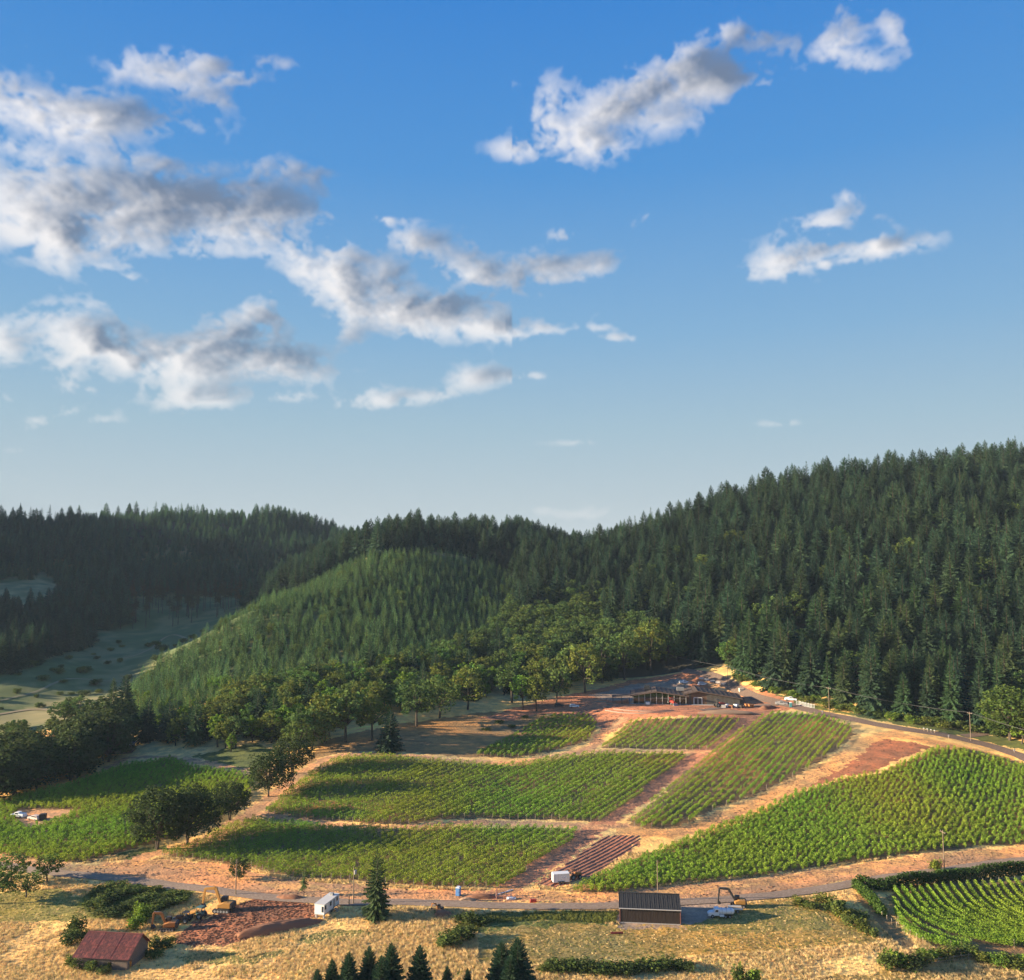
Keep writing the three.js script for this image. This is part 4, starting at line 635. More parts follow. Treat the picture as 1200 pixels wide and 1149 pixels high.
shrub([[1040, 1136, 3.6, 1.1], [1052, 1134, 3.8, 1.1, BRIGHT], [1066, 1136, 3.2, 1.2, DEEP], [1080, 1132, 3.0, 1.3], [1090, 1126, 2.6, 1.4, BRIGHT], [1104, 1124, 2.6, 1.4, OLIVE], [1120, 1122, 2.4, 1.5, DEEP], [1136, 1120, 2.6, 1.4]], 'thicket_bush', 'leafy bush in the thicket by the wooden rail fence', 'bush', 'bushes by the rail fence');
shrub([[1152, 1128, 2.4, 1.5, OLIVE], [1168, 1132, 2.8, 1.4, BRIGHT], [1184, 1134, 2.8, 1.4, OLIVE], [1198, 1132, 2.6, 1.5, BRIGHT], [1212, 1134, 2.6, 1.5]], 'pale_bush', 'pale yellow green bush below the curving vine rows', 'bush', 'pale bushes below the curving rows');
shrub([[868, 1158, 4.6, 0.7, MIDGREEN], [884, 1158, 4.2, 0.7, BRIGHT]], 'young_oak', 'leafy bush top poking up through the golden grass', 'bush', 'leafy tops in the golden grass');
shrub(Array.from({ length: 20 }, (_, k) => [640 + k * 8.6, 1139 - Math.sin(k * 0.5) * 2 - (k > 12 ? (k - 12) * 0.3 : 0), 1.9 + (k % 3) * 0.3, 1.6, k % 2 ? DEEP : MIDGREEN]), 'ditch_bush', 'low dark bush in the line between the mown field and the golden grass', 'bush', 'bushes along the ditch');
shrub([[1097, 1022, 3.6, 0.85, leafMat(1.5, 1.5, 0.8)]], 'clipped_bush', 'round yellow green bush beside the tall pole on the road bank', 'bush');
shrub(Array.from({ length: 46 }, (_, k) => { const t = k / 45, u = 862 + t * 345, line = [[862, 796], [905, 811], [975, 831], [1060, 846], [1150, 859], [1210, 868]]; let i = 0; while (i < 4 && line[i + 1][0] < u) i++; const f = (u - line[i][0]) / (line[i + 1][0] - line[i][0]); return [u, lerp(line[i][1], line[i + 1][1], f) + Math.sin(k * 2.4) * 2.5 - 1, 2.2 + 1.6 * Math.abs(Math.sin(k * 1.9)), 1.5, [BRIGHT, MIDGREEN, OLIVE][k % 3]]; }), 'verge_bush', 'yellow green bush on the verge between upper road and firs', 'bush', 'bushes on the upper road verge');
shrub([[600, 853, 1.6, 2], [585, 848, 1.8, 2], [570, 856, 1.4, 2.2], [615, 842, 1.5, 2]], 'slope_bush', 'low green bush on the dry slope beside the little vine block', 'bush', 'bushes on the dry slope');
// the clipped hedge round the fenced vineyard: long pieces that meet at the corner
function hedge(pts, high, wide, label, seed, tone) {
  const r = rng(seed), line = smooth(trace(pts), 0.7), L = new Leaves(), T = new Leaves(), p0 = line[0], y0 = landAt(p0.x, p0.z);
  line.forEach((p, i) => { const y = landAt(p.x, p.z) - y0, h = high * (0.82 + 0.36 * vnoise(i * 0.16 + seed, 1)); if (i % 3 === 0) T.stem([p.x - p0.x, y - 0.1, p.z - p0.z], [p.x - p0.x, y + h * 0.7, p.z - p0.z], 0.05, 0.02, 4, BARK); for (let k = 0; k < 170; k++) { const a = r() * 6.283, q = Math.sqrt(r()); L.leaf(p.x - p0.x + Math.cos(a) * q * wide / 2 + (r() - 0.5) * 0.7, y + Math.max(0.05, h * (0.08 + 0.92 * Math.pow(r(), 0.8)) * (1 - 0.25 * q * q)), p.z - p0.z + Math.sin(a) * q * wide / 2, 0.25 * (0.7 + r() * 0.6), r, tint([0.075, 0.115, 0.03], r, 0.3)); } });
  const o = thing('hedge', label, 'hedge', new THREE.Vector3(p0.x, y0, p0.z)); part(o, 'foliage', L.geo(), tone); part(o, 'stem', T.geo(), woodMat);
}
hedge([[1008, 1040], [1030, 1044], [1070, 1040], [1110, 1034], [1160, 1030], [1215, 1024], [1260, 1020]], 3.8, 2.6, 'long clipped dark hedge between the road bank and the fenced vineyard', 3, leafMat(0.65, 0.85, 0.7));
hedge([[1003, 1040], [1012, 1050], [1024, 1062], [1034, 1074]], 2.8, 2.2, 'short leafy hedge beside the grassy lane, joining the long hedge at its corner', 4, leafMat(1.0, 1.2, 0.8));

{ const r = rng(909), list = []; for (let k = 0; k < 400 && list.length < 60; k++) { const u = -10 + r() * 270, v = 735 + r() * 125; if (inside(VALLEY, u, v) && v < 862) list.push([u, v, 1.6 + r() * 3.2, 1 + r() * 0.8, [DEEP, MIDGREEN, OLIVE][k % 3]]); } shrub(list, 'valley_bush', 'small dark bush dotted over the shaded valley meadow', 'bush', 'bushes dotted over the valley'); }
// ------------------------------------------------------------------ grass that nobody could count
{
  const r = rng(19), L = [0, 1].map(n => { const l = new Leaves(); for (let k = 0; k < 11; k++) { const a = r() * 6.283, q = r() * 0.32, h = 0.45 + r() * 0.5, b = 0.035, dx = (r() - 0.5) * 0.4, dz = (r() - 0.5) * 0.4, x = Math.cos(a) * q, z = Math.sin(a) * q; l.tri([x - b, 0, z], [x + b, 0, z + 0.02], [x + dx, h, z + dz], tint(n ? [0.19, 0.22, 0.06] : [0.74, 0.58, 0.30], r, 0.25)); } return l.geo(); });
  const bare = [...Object.values(SPRUNG), ...Object.values(BLOCKS)], straw = [], green = [];
  const roadLine = smooth(trace(ROAD), 3);
  const near = (x, z) => roadLine.some(p => Math.abs(p.x - x) < 3.2 && Math.hypot(p.x - x, p.z - z) < 3.2);
  const worn = WORN.map(([p, w]) => [smooth(trace(p), 4), w / 2 + 0.4]), onTrack = (x, z) => worn.some(([c, w]) => c.some(p => Math.abs(p.x - x) < w + 1 && Math.hypot(p.x - x, p.z - z) < w + 1));
  for (let k = 0; k < 260000 && straw.length < 70000; k++) {
    const R = Math.sqrt(lerp(178 * 178, 300 * 300, r())), a = (r() - 0.5) * 72 * FLAT, x = Math.sin(a) * R, z = -Math.cos(a) * R, y = landAt(x, z), [u, v] = sight(x, y, z);
    if (v > 1162 || v < 1000 || u < -20 || u > 1220) continue;
    if (bare.some(p => inside(p, u, v)) || near(x, z) || (v < 1062 && onTrack(x, z))) continue; if (u > 994 && v > 1012 && v < 1056 - (u - 1000) * 0.06) continue;
    const tall = fbm(x * 0.05 + 30, z * 0.05, 3), mown = inside(FLOOR.mown[0], u, v) || inside(FLOOR.shedlawn[0], u, v) || inside(FLOOR.meadow[0], u, v);
    if (mown && r() > 0.22) continue; if (inside(FLOOR.gvines[0], u, v)) continue;
    if (!mown && tall < 0.40 && r() < 0.75) continue;
    const gr = inside(FLOOR.lush[0], u, v) || inside(FLOOR.bramble[0], u, v) || (mown && r() < 0.5) || r() < 0.05;
    (gr ? green : straw).push([x, y - 0.03, z, (mown ? 0.35 : 0.3 + tall * 0.9) * (0.5 + r() * 0.6), 0.9]);
  }
  const put = (list, geo, name, label) => { const im = new THREE.InstancedMesh(geo, new THREE.MeshPhysicalMaterial({ vertexColors: true, roughness: 0.95, transmission: 0.35, thickness: 0, specularIntensity: 0.1 }), list.length); list.forEach(([x, y, z, s, w], i) => { M4.compose(new THREE.Vector3(x, y, z), QT.setFromAxisAngle(UPY, r() * 6.28), new THREE.Vector3(1.15, s * 1.1, 1.15)); im.setMatrixAt(i, M4); const k = 0.75 + r() * 0.5; im.setColorAt(i, TINT.setRGB(k, k * (0.95 + r() * 0.1), k)); }); stuff(im, name, label, 'grass'); };
  put(straw, L[0], 'dry_grass', 'tall golden dry grass over the meadow and road banks'); put(green, L[1], 'green_grass', 'short green grass in the damp hollows and mown field');
}
// ------------------------------------------------------------------ shapes for built things
const box = (w, h, d, x = 0, y = 0, z = 0, rx = 0, ry = 0, rz = 0) => { const g = new THREE.BoxGeometry(w, h, d); if (rz) g.rotateZ(rz); if (rx) g.rotateX(rx); if (ry) g.rotateY(ry); return g.translate(x, y, z); };
const rod = (a, b, r, n = 8, r2 = r) => { const A = new THREE.Vector3(...a), B = new THREE.Vector3(...b), g = new THREE.CylinderGeometry(r2, r, A.distanceTo(B), n); g.applyQuaternion(new THREE.Quaternion().setFromUnitVectors(new THREE.Vector3(0, 1, 0), B.clone().sub(A).normalize())); const m = A.add(B).multiplyScalar(0.5); return g.translate(m.x, m.y, m.z); };
const slab = (pts, depth, z = 0, bevel = 0.03) => { const s = new THREE.Shape(pts.map(p => new THREE.Vector2(...p))); const g = new THREE.ExtrudeGeometry(s, { depth: depth - 2 * bevel, bevelEnabled: bevel > 0, bevelSize: bevel, bevelThickness: bevel, bevelSegments: 1, steps: 1, curveSegments: 6 }); return g.translate(0, 0, z - depth / 2 + bevel); };
const MT = { white: mat(0.74, 0.75, 0.76, 0.5), dark: mat(0.03, 0.03, 0.032, 0.6), glass: new THREE.MeshPhysicalMaterial({ color: col(0.04, 0.05, 0.06), roughness: 0.08, metalness: 0 }), rubber: mat(0.025, 0.024, 0.023, 0.9), steel: mat(0.35, 0.35, 0.36, 0.45, { metalness: 0.7 }), yellow: mat(0.44, 0.22, 0.05, 0.55), orange: mat(0.36, 0.15, 0.045, 0.6), rust: mat(0.2, 0.09, 0.05, 0.8), timber: mat(0.36, 0.27, 0.18, 0.85), grey: mat(0.3, 0.3, 0.3, 0.7), blue: mat(0.09, 0.24, 0.55, 0.5), teal: mat(0.06, 0.26, 0.27, 0.5), red: mat(0.45, 0.05, 0.035, 0.5), pole: mat(0.2, 0.15, 0.11, 0.9), soil: mat(0.26, 0.12, 0.065, 1), soilTan: mat(0.36, 0.23, 0.14, 1), concrete: mat(0.42, 0.4, 0.38, 0.9) };
function grainTexture(base, streak, speck, seed, seams = 0) {  // weathered sheet or board, uv 0..1 = 4 m
  const S = 512, d = new Uint8Array(S * S * 4);
  for (let j = 0; j < S; j++) for (let i = 0; i < S; i++) { const a = vnoise(i * 0.09 + seed, j * 0.012), b = fbm(i * 0.02 + seed, j * 0.02, 4), c = vnoise(i * 0.7, j * 0.25 + seed); const k = 1 + (a - 0.5) * streak + (b - 0.5) * speck + (c - 0.5) * 0.18; for (let q = 0; q < 3; q++) d[(j * S + i) * 4 + q] = clamp(base[q] * k * (1 + (b - 0.5) * [0.25, 0, -0.2][q]), 0, 255); d[(j * S + i) * 4 + 3] = 255; }
  const t = new THREE.DataTexture(d, S, S); t.colorSpace = THREE.SRGBColorSpace; t.wrapS = t.wrapT = THREE.MirroredRepeatWrapping; t.magFilter = THREE.LinearFilter; t.needsUpdate = true; return t;
}
const wornRoof = new THREE.MeshStandardMaterial({ map: grainTexture([126, 74, 64], 0.5, 0.7, 4), roughness: 0.6, metalness: 0.15 });
const greyBoards = new THREE.MeshStandardMaterial({ map: grainTexture([112, 100, 92], 0.7, 0.5, 8), roughness: 0.95 });
const darkSteel = new THREE.MeshStandardMaterial({ map: grainTexture([50, 41, 37], 0.15, 0.25, 14), roughness: 0.65 });
const greyRoof = new THREE.MeshStandardMaterial({ map: grainTexture([48, 49, 50], 0.15, 0.25, 17), roughness: 0.85 });
const brownRoof = new THREE.MeshStandardMaterial({ map: grainTexture([80, 66, 56], 0.3, 0.3, 27), roughness: 0.8 });
const cedar = new THREE.MeshStandardMaterial({ map: grainTexture([104, 80, 62], 0.4, 0.3, 23), roughness: 0.85 });
function sitting(p, turn, a = 3) { const c = Math.cos(turn), s = Math.sin(turn); let lo = 1e9; for (const i of [-1, 0, 1]) for (const k of [-1, 0, 1]) { const X = i * a, Z = k * a * 0.5; lo = Math.min(lo, landAt(p.x + X * c + Z * s, p.z - X * s + Z * c)); } p.y = lo; return p; }

// the old barn with a rusty roof
{
  const p = at(131, 1127), turn = -0.12, o = thing('barn', 'old grey plank barn with a rusty red metal roof, half sunk in bushes', 'barn', sitting(p, turn, 5), turn);
  const L = 12.4, D = 8.6, E = 2.9, RG = 5.9, zr = -1.2;      // length, depth, eave, ridge height and where the ridge runs
  const boards = (n, w, fn) => Array.from({ length: n }, (_, k) => fn(k, (k + 0.5) / n));
  for (let k = 0; k < 40; k++) { const x = -L / 2 + (k + 0.5) * L / 40; if (k > 24 && k < 28) { part(o, 'wall_plank', box(L / 40 - 0.03, 1.0, 0.05, x, 2.5, D / 2 + (k % 3) * 0.008), greyBoards); continue; } part(o, 'wall_plank', box(L / 40 - 0.03, E + 0.4, 0.05, x, E / 2 - 0.1 - (k % 4) * 0.03, D / 2 + (k % 3) * 0.008), greyBoards); }
  for (const s of [-1, 1]) for (let k = 0; k < 28; k++) { const z = -D / 2 + (k + 0.5) * D / 28, top = z > zr ? lerp(RG, E, (z - zr) / (D / 2 - zr)) : lerp(RG, E, (zr - z) / (zr + D / 2)); if (s > 0 && k > 21 && k < 25) { part(o, 'gable_plank', box(0.05, top - 2.1, D / 28 - 0.03, s * L / 2, (top + 2.1) / 2 - 0.1, z), greyBoards); continue; } part(o, 'gable_plank', box(0.05, top + 0.2, D / 28 - 0.03, s * L / 2 + (k % 3) * 0.008, top / 2 - 0.2, z), greyBoards); }
  part(o, 'back_wall', box(L, E + 0.3, 0.08, 0, E / 2, -D / 2), greyBoards);
  part(o, 'frame', [box(0.2, E, 0.2, -L / 2 + 0.15, E / 2, D / 2 - 0.15), box(0.2, E, 0.2, L / 2 - 0.15, E / 2, D / 2 - 0.15), box(0.2, E, 0.2, 1.2, E / 2, D / 2 - 0.15), box(L - 0.3, 0.2, 0.2, 0, E - 0.2, D / 2 - 0.15)], MT.timber);
  // roof sheets in two tiers on the front slope, ribbed, a little uneven
  const tier = (za, ya, zb, yb, n, lift) => { const run = Math.hypot(zb - za, yb - ya), a = Math.atan2(yb - ya, zb - za); for (let k = 0; k < n; k++) { const w = (L + 1.2) / n, x = -(L + 1.2) / 2 + (k + 0.5) * w, g = [box(w - 0.02, 0.03, run + 0.2, 0, 0, 0)]; for (let q = 0; q < 4; q++) g.push(box(0.05, 0.05, run + 0.2, -w / 2 + (q + 0.5) * w / 4, 0.03, 0)); const m = part(o, 'roof_sheet', g, wornRoof); m.rotation.x = -a; m.position.set(x, (ya + yb) / 2 + lift + ((k * 7) % 3) * 0.02, (za + zb) / 2); const uv = m.geometry.attributes.uv; for (let q = 0; q < uv.count; q++) uv.setXY(q, uv.getX(q) * 0.4 + k * 0.37, uv.getY(q) * 0.9 + lift); } };
  const zm = 2.0, ym = lerp(RG, E, (zm - zr) / (D / 2 - zr)) + 0.25;
  tier(zr, RG + 0.1, zm, ym, 9, 0.06); tier(zm, ym - 0.08, D / 2 + 0.5, E - 0.1, 9, 0.03); tier(zr, RG + 0.1, -D / 2 - 0.5, E - 0.1, 9, 0.06);
  part(o, 'ridge_cap', box(L + 1.2, 0.06, 0.4, 0, RG + 0.2, zr), wornRoof);
  part(o, 'floor', box(L - 0.3, 0.1, D - 0.3, 0, 0.0, 0), MT.soil);
}
// the dark steel shed by the road
{
  const p = at(762, 1083), turn = -0.1, o = thing('steel_shed', 'dark brown steel shed with a grey ribbed roof beside the road', 'shed', p, turn), L = 14.8, D = 9, E = 3.7, RG = 5.7;
  p.y = landAt(p.x, p.z); o.position.y = p.y - 0.05; const c = new THREE.Group(); c.name = 'shell';
  const zc = -D / 2;
  for (let k = 0; k < 16; k++) part(o, 'wall_panel', box(L / 16 - 0.02, E, 0.06, -L / 2 + (k + 0.5) * L / 16, E / 2, 0 + (k % 2) * 0.015), darkSteel);
  part(o, 'back_wall', box(L, E, 0.06, 0, E / 2, -D), darkSteel);
  for (const s of [-1, 1]) part(o, 'gable_wall', slab([[0, 0], [D, 0], [D, E], [D / 2, RG], [0, E]], 0.08, 0, 0.01).rotateY(Math.PI / 2).translate(s * (L / 2 - 0.04), 0, 0), darkSteel);
  const run = Math.hypot(D / 2 + 0.35, RG - E), a = Math.atan2(RG - E, D / 2);
  for (const s of [1, -1]) for (let k = 0; k < 14; k++) { const w = (L + 0.5) / 14, m = part(o, 'roof_sheet', [box(w - 0.012, 0.05, run + 0.1), box(0.06, 0.06, run + 0.1, -w / 2 + 0.05, 0.05, 0), box(0.04, 0.04, run + 0.1, 0, 0.04, 0)], greyRoof); m.rotation.x = s * a; m.position.set(-(L + 0.5) / 2 + (k + 0.5) * w, (E + RG) / 2 + 0.02 - 0.06, zc + s * (D / 4 + 0.1)); }
  part(o, 'ridge_cap', box(L + 0.5, 0.08, 0.5, 0, RG + 0.08, zc), greyRoof);
  part(o, 'gutter', box(L + 0.5, 0.16, 0.16, 0, E - 0.12, 0.38), mat(0.55, 0.53, 0.5, 0.5));
  for (const s of [-1, 1]) part(o, 'corner_trim', box(0.16, E, 0.16, s * (L / 2 + 0.02), E / 2, 0.03), mat(0.3, 0.12, 0.09, 0.6));
  part(o, 'base_trim', box(L, 0.22, 0.12, 0, 0.12, 0.06), MT.concrete);
  part(o, 'door', box(0.06, 3.0, 3.4, L / 2 + 0.06, 1.5, zc), mat(0.2, 0.07, 0.05, 0.6));
}
// machines. x is forward
const trackGeo = slab([[-1.9, 0.1], [-1.6, 0], [1.6, 0], [1.95, 0.2], [2, 0.5], [1.7, 0.82], [-1.7, 0.82], [-2, 0.5], [-1.95, 0.2]], 0.55, 0, 0.04);
function excavator(label, u, v, turn, s, paint, arm, group) {
  const p = at(u, v), o = thing('excavator', label, 'excavator', sitting(p, turn, 2), turn, group); o.scale.setScalar(s);
  for (const k of [-1, 1]) { const t = part(o, 'track', trackGeo.clone().translate(0, 0, k * 1.15), MT.rubber); for (let q = 0; q < 5; q++) part(t, 'roller', new THREE.CylinderGeometry(0.26, 0.26, 0.6, 10).rotateX(Math.PI / 2).translate(-1.4 + q * 0.7, 0.42, k * 1.15), MT.grey); }
  part(o, 'undercarriage', [box(1.6, 0.4, 1.9, 0, 0.6, 0), new THREE.CylinderGeometry(0.7, 0.7, 0.3, 14).translate(0, 0.95, 0)], MT.dark);
  const b = part(o, 'engine_house', [slab([[-1.9, 1.1], [0.9, 1.1], [0.9, 1.7], [-0.3, 2.05], [-1.9, 2.05]], 2.4, 0, 0.06)], paint); part(b, 'counterweight', slab([[-2.35, 1.15], [-1.85, 1.1], [-1.85, 2.0], [-2.25, 1.95]], 2.35, 0, 0.1), MT.dark); part(b, 'exhaust', rod([-1.2, 2.0, -0.6], [-1.2, 2.7, -0.6], 0.07), MT.dark);
  const c = part(o, 'cab', [slab([[-0.5, 1.2], [0.95, 1.2], [1.1, 1.9], [0.7, 2.9], [-0.5, 2.95]], 1.0, 0.68, 0.05)], MT.dark); part(c, 'window', [slab([[-0.3, 1.95], [0.95, 1.95], [0.62, 2.75], [-0.3, 2.78]], 1.04, 0.68, 0)], MT.glass);
  const limb = (a, b, w1, w2, d) => { const n = new THREE.Vector2(b[0] - a[0], b[1] - a[1]).normalize(), x = -n.y, y = n.x; return slab([[a[0] + x * w1, a[1] + y * w1], [a[0] - x * w1, a[1] - y * w1], [b[0] - x * w2, b[1] - y * w2], [b[0] + x * w2, b[1] + y * w2]], d, -0.1, 0.03); };
  const [k1, k2, k3] = arm;
  part(o, 'boom', [limb([0.6, 1.5], k1, 0.2, 0.32, 0.4), limb(k1, k2, 0.32, 0.18, 0.4)], paint);
  const st = part(o, 'stick', limb(k2, k3, 0.24, 0.13, 0.3), paint); part(st, 'hydraulic_ram', [rod([lerp(k1[0], k2[0], 0.2), lerp(k1[1], k2[1], 0.2) + 0.4, -0.1], [k2[0] + (k2[0] - k3[0]) * 0.05, k2[1] + 0.35, -0.1], 0.07)], MT.steel);
  part(o, 'bucket', slab([[k3[0] + 0.15, k3[1] + 0.1], [k3[0] + 0.25, k3[1] - 0.75], [k3[0] - 0.25, k3[1] - 0.95], [k3[0] - 0.75, k3[1] - 0.7], [k3[0] - 0.3, k3[1] - 0.2]], 1.0, -0.1, 0.03), MT.dark);
  return o;
}
excavator('yellow excavator with its arm arched high at the edge of the red yard', 262, 1068, Math.PI - 0.15, 1.18, MT.yellow, [[2.0, 4.9], [4.4, 4.6], [4.9, 1.4]], null);
excavator('small rusty excavator with bent arm at the barn end of the machine line', 197, 1090, Math.PI + 0.05, 1.0, MT.orange, [[1.7, 4.0], [3.6, 4.2], [3.9, 1.4]], null);
excavator('dark yellow excavator with black arm reaching over the white tank truck', 865, 1063, Math.PI - 0.1, 0.9, MT.yellow, [[2.6, 4.9], [5.2, 5.0], [5.6, 1.6]], null).traverse(m => { if (['boom', 'stick'].includes(m.name)) m.material = MT.dark; });
excavator('little excavator digging beside a soil heap under the road', 514, 1068, Math.PI - 0.4, 0.52, MT.orange, [[1.6, 3.4], [3.6, 3.2], [4.1, 1.2]], null);
function wheelGeo(r, w) { return new THREE.LatheGeometry([[r * 0.5, -w / 2], [r * 0.9, -w / 2], [r, -w * 0.35], [r, w * 0.35], [r * 0.9, w / 2], [r * 0.5, w / 2]].map(q => new THREE.Vector2(...q)), 16).rotateX(Math.PI / 2); }
function wheel(o, x, y, z, r, w) { const m = part(o, 'wheel', wheelGeo(r, w).translate(x, y, z), MT.rubber); part(m, 'rim', new THREE.CylinderGeometry(r * 0.52, r * 0.52, w * 0.8, 12).rotateX(Math.PI / 2).translate(x, y, z), MT.grey); return m; }
function tractor(name, label, category, u, v, turn, s, paint, cabPaint, loader) {
  const p = at(u, v), o = thing(name, label, category, sitting(p, turn, 2), turn); o.scale.setScalar(s);
  for (const k of [-1, 1]) { wheel(o, -1.0, 0.8, k * 0.95, 0.8, 0.55); wheel(o, 1.35, 0.55, k * 0.9, 0.55, 0.4); }
  part(o, 'chassis', box(3.2, 0.4, 0.8, 0.2, 0.8, 0), MT.dark); const h = part(o, 'bonnet', slab([[0.2, 0.9], [2.1, 0.95], [2.1, 1.5], [0.2, 1.75]], 0.9, 0, 0.08), paint); part(h, 'exhaust', rod([1.2, 1.6, 0.3], [1.2, 2.4, 0.3], 0.05), MT.dark);
  const c = part(o, 'cab', [box(1.5, 0.12, 1.5, -0.6, 2.75, 0), ...[-1, 1].flatMap(k => [rod([-1.3, 1.0, k * 0.68], [-1.25, 2.7, k * 0.65], 0.06), rod([0.15, 1.2, k * 0.68], [0.0, 2.7, k * 0.65], 0.06)]), box(1.4, 0.5, 1.4, -0.6, 1.15, 0)], cabPaint); part(c, 'seat', [box(0.5, 0.12, 0.5, -0.7, 1.5, 0), box(0.12, 0.6, 0.5, -0.95, 1.8, 0)], MT.dark);
  if (loader) { part(o, 'loader_arm', [-1, 1].map(k => slab([[0.3, 1.5], [0.5, 1.75], [2.9, 0.95], [3.0, 0.55], [2.7, 0.6]], 0.14, k * 0.6, 0.02)), paint); part(o, 'bucket', slab([[2.8, 0.15], [3.7, 0.1], [3.5, 0.3], [3.0, 0.4], [2.95, 0.95], [2.75, 0.9]], 2.1, 0, 0.02), MT.steel); }
  return o;
}
tractor('wheel_loader', 'yellow wheel loader with teal cab and pale bucket in the machine line', 'loader', 232, 1076, Math.PI - 0.3, 1.05, MT.yellow, mat(0.07, 0.16, 0.15, 0.5), true);
tractor('tractor', 'brown open cab tractor between the loader and the small excavator', 'tractor', 215, 1081, Math.PI - 0.2, 0.95, MT.rust, MT.dark, true);
tractor('tractor', 'rusty orange tractor parked beside the white cargo trailer', 'tractor', 673, 1030, 0.5, 1.0, MT.orange, MT.rust, false);
tractor('skid_loader', 'red loader parked on the red earth by the winery corner', 'loader', 843, 829, 0.3, 1.3, MT.red, MT.dark, true);
tractor('telehandler', 'bright red loader under the glass front of the winery', 'loader', 787, 826, -1.2, 1.2, MT.red, MT.red, true);
// the white tank truck
{
  const p = at(845, 1075), turn = Math.PI - 0.04, o = thing('tank_truck', 'white tank truck with a blunt bonnet parked in the shed shadow', 'truck', sitting(p, turn, 3), turn); o.scale.setScalar(0.86);
  for (const k of [-1, 1]) { wheel(o, 2.6, 0.5, k * 0.95, 0.5, 0.32); wheel(o, -1.2, 0.5, k * 0.9, 0.5, 0.5); wheel(o, -2.4, 0.5, k * 0.9, 0.5, 0.5); }
  part(o, 'chassis', box(7.2, 0.3, 0.9, 0, 0.75, 0), MT.dark);
  const b = part(o, 'bonnet', slab([[2.0, 0.6], [3.7, 0.6], [3.75, 1.2], [3.3, 1.55], [2.0, 1.7]], 1.9, 0, 0.08), MT.white); part(b, 'grille', box(0.05, 0.6, 1.1, 3.78, 0.95, 0), MT.dark); for (const k of [-1, 1]) part(b, 'headlight', box(0.06, 0.2, 0.28, 3.77, 0.95, k * 0.75), MT.steel);
  const c = part(o, 'cab', slab([[0.7, 0.8], [2.1, 0.8], [2.1, 1.7], [1.75, 2.55], [0.7, 2.6]], 2.2, 0, 0.08), MT.white); part(c, 'window', [slab([[0.95, 1.75], [1.9, 1.75], [1.65, 2.4], [0.95, 2.4]], 2.24, 0, 0), box(0.04, 0.6, 1.8, 1.98, 2.1, 0, 0, 0, 0.36)], MT.glass); part(c, 'door', slab([[0.9, 0.85], [1.9, 0.85], [1.9, 1.65], [0.9, 1.65]], 2.23, 0, 0), MT.white);
  const t = part(o, 'tank', new THREE.CapsuleGeometry(0.95, 3.0, 6, 18).rotateZ(Math.PI / 2).scale(1, 0.95, 1.1).translate(-1.5, 1.75, 0), MT.white); part(t, 'band', [-2.8, -1.5, -0.2].map(x => new THREE.TorusGeometry(0.98, 0.04, 6, 24).rotateY(Math.PI / 2).scale(1, 0.95, 1.1).translate(x, 1.75, 0)), MT.steel); part(t, 'hatch', new THREE.CylinderGeometry(0.35, 0.35, 0.2, 14).translate(-1.5, 2.7, 0), MT.steel);
  part(o, 'side_box', box(1.3, 0.55, 0.4, -0.1, 0.8, -1.05), MT.white);
  const q = at(862, 1069), f = thing('flatbed_trailer', 'low pale flatbed trailer behind the tank truck', 'trailer', sitting(q, turn, 2), turn); part(f, 'deck', box(3.4, 0.14, 2.0, 0, 0.85, 0), MT.timber); part(f, 'side_rail', [box(3.4, 0.3, 0.06, 0, 1.05, 1.0), box(3.4, 0.3, 0.06, 0, 1.05, -1.0)], MT.white); for (const k of [-1, 1]) wheel(f, -0.4, 0.4, k * 0.95, 0.4, 0.25); part(f, 'drawbar', rod([1.7, 0.75, 0], [2.8, 0.6, 0], 0.06), MT.steel);
}
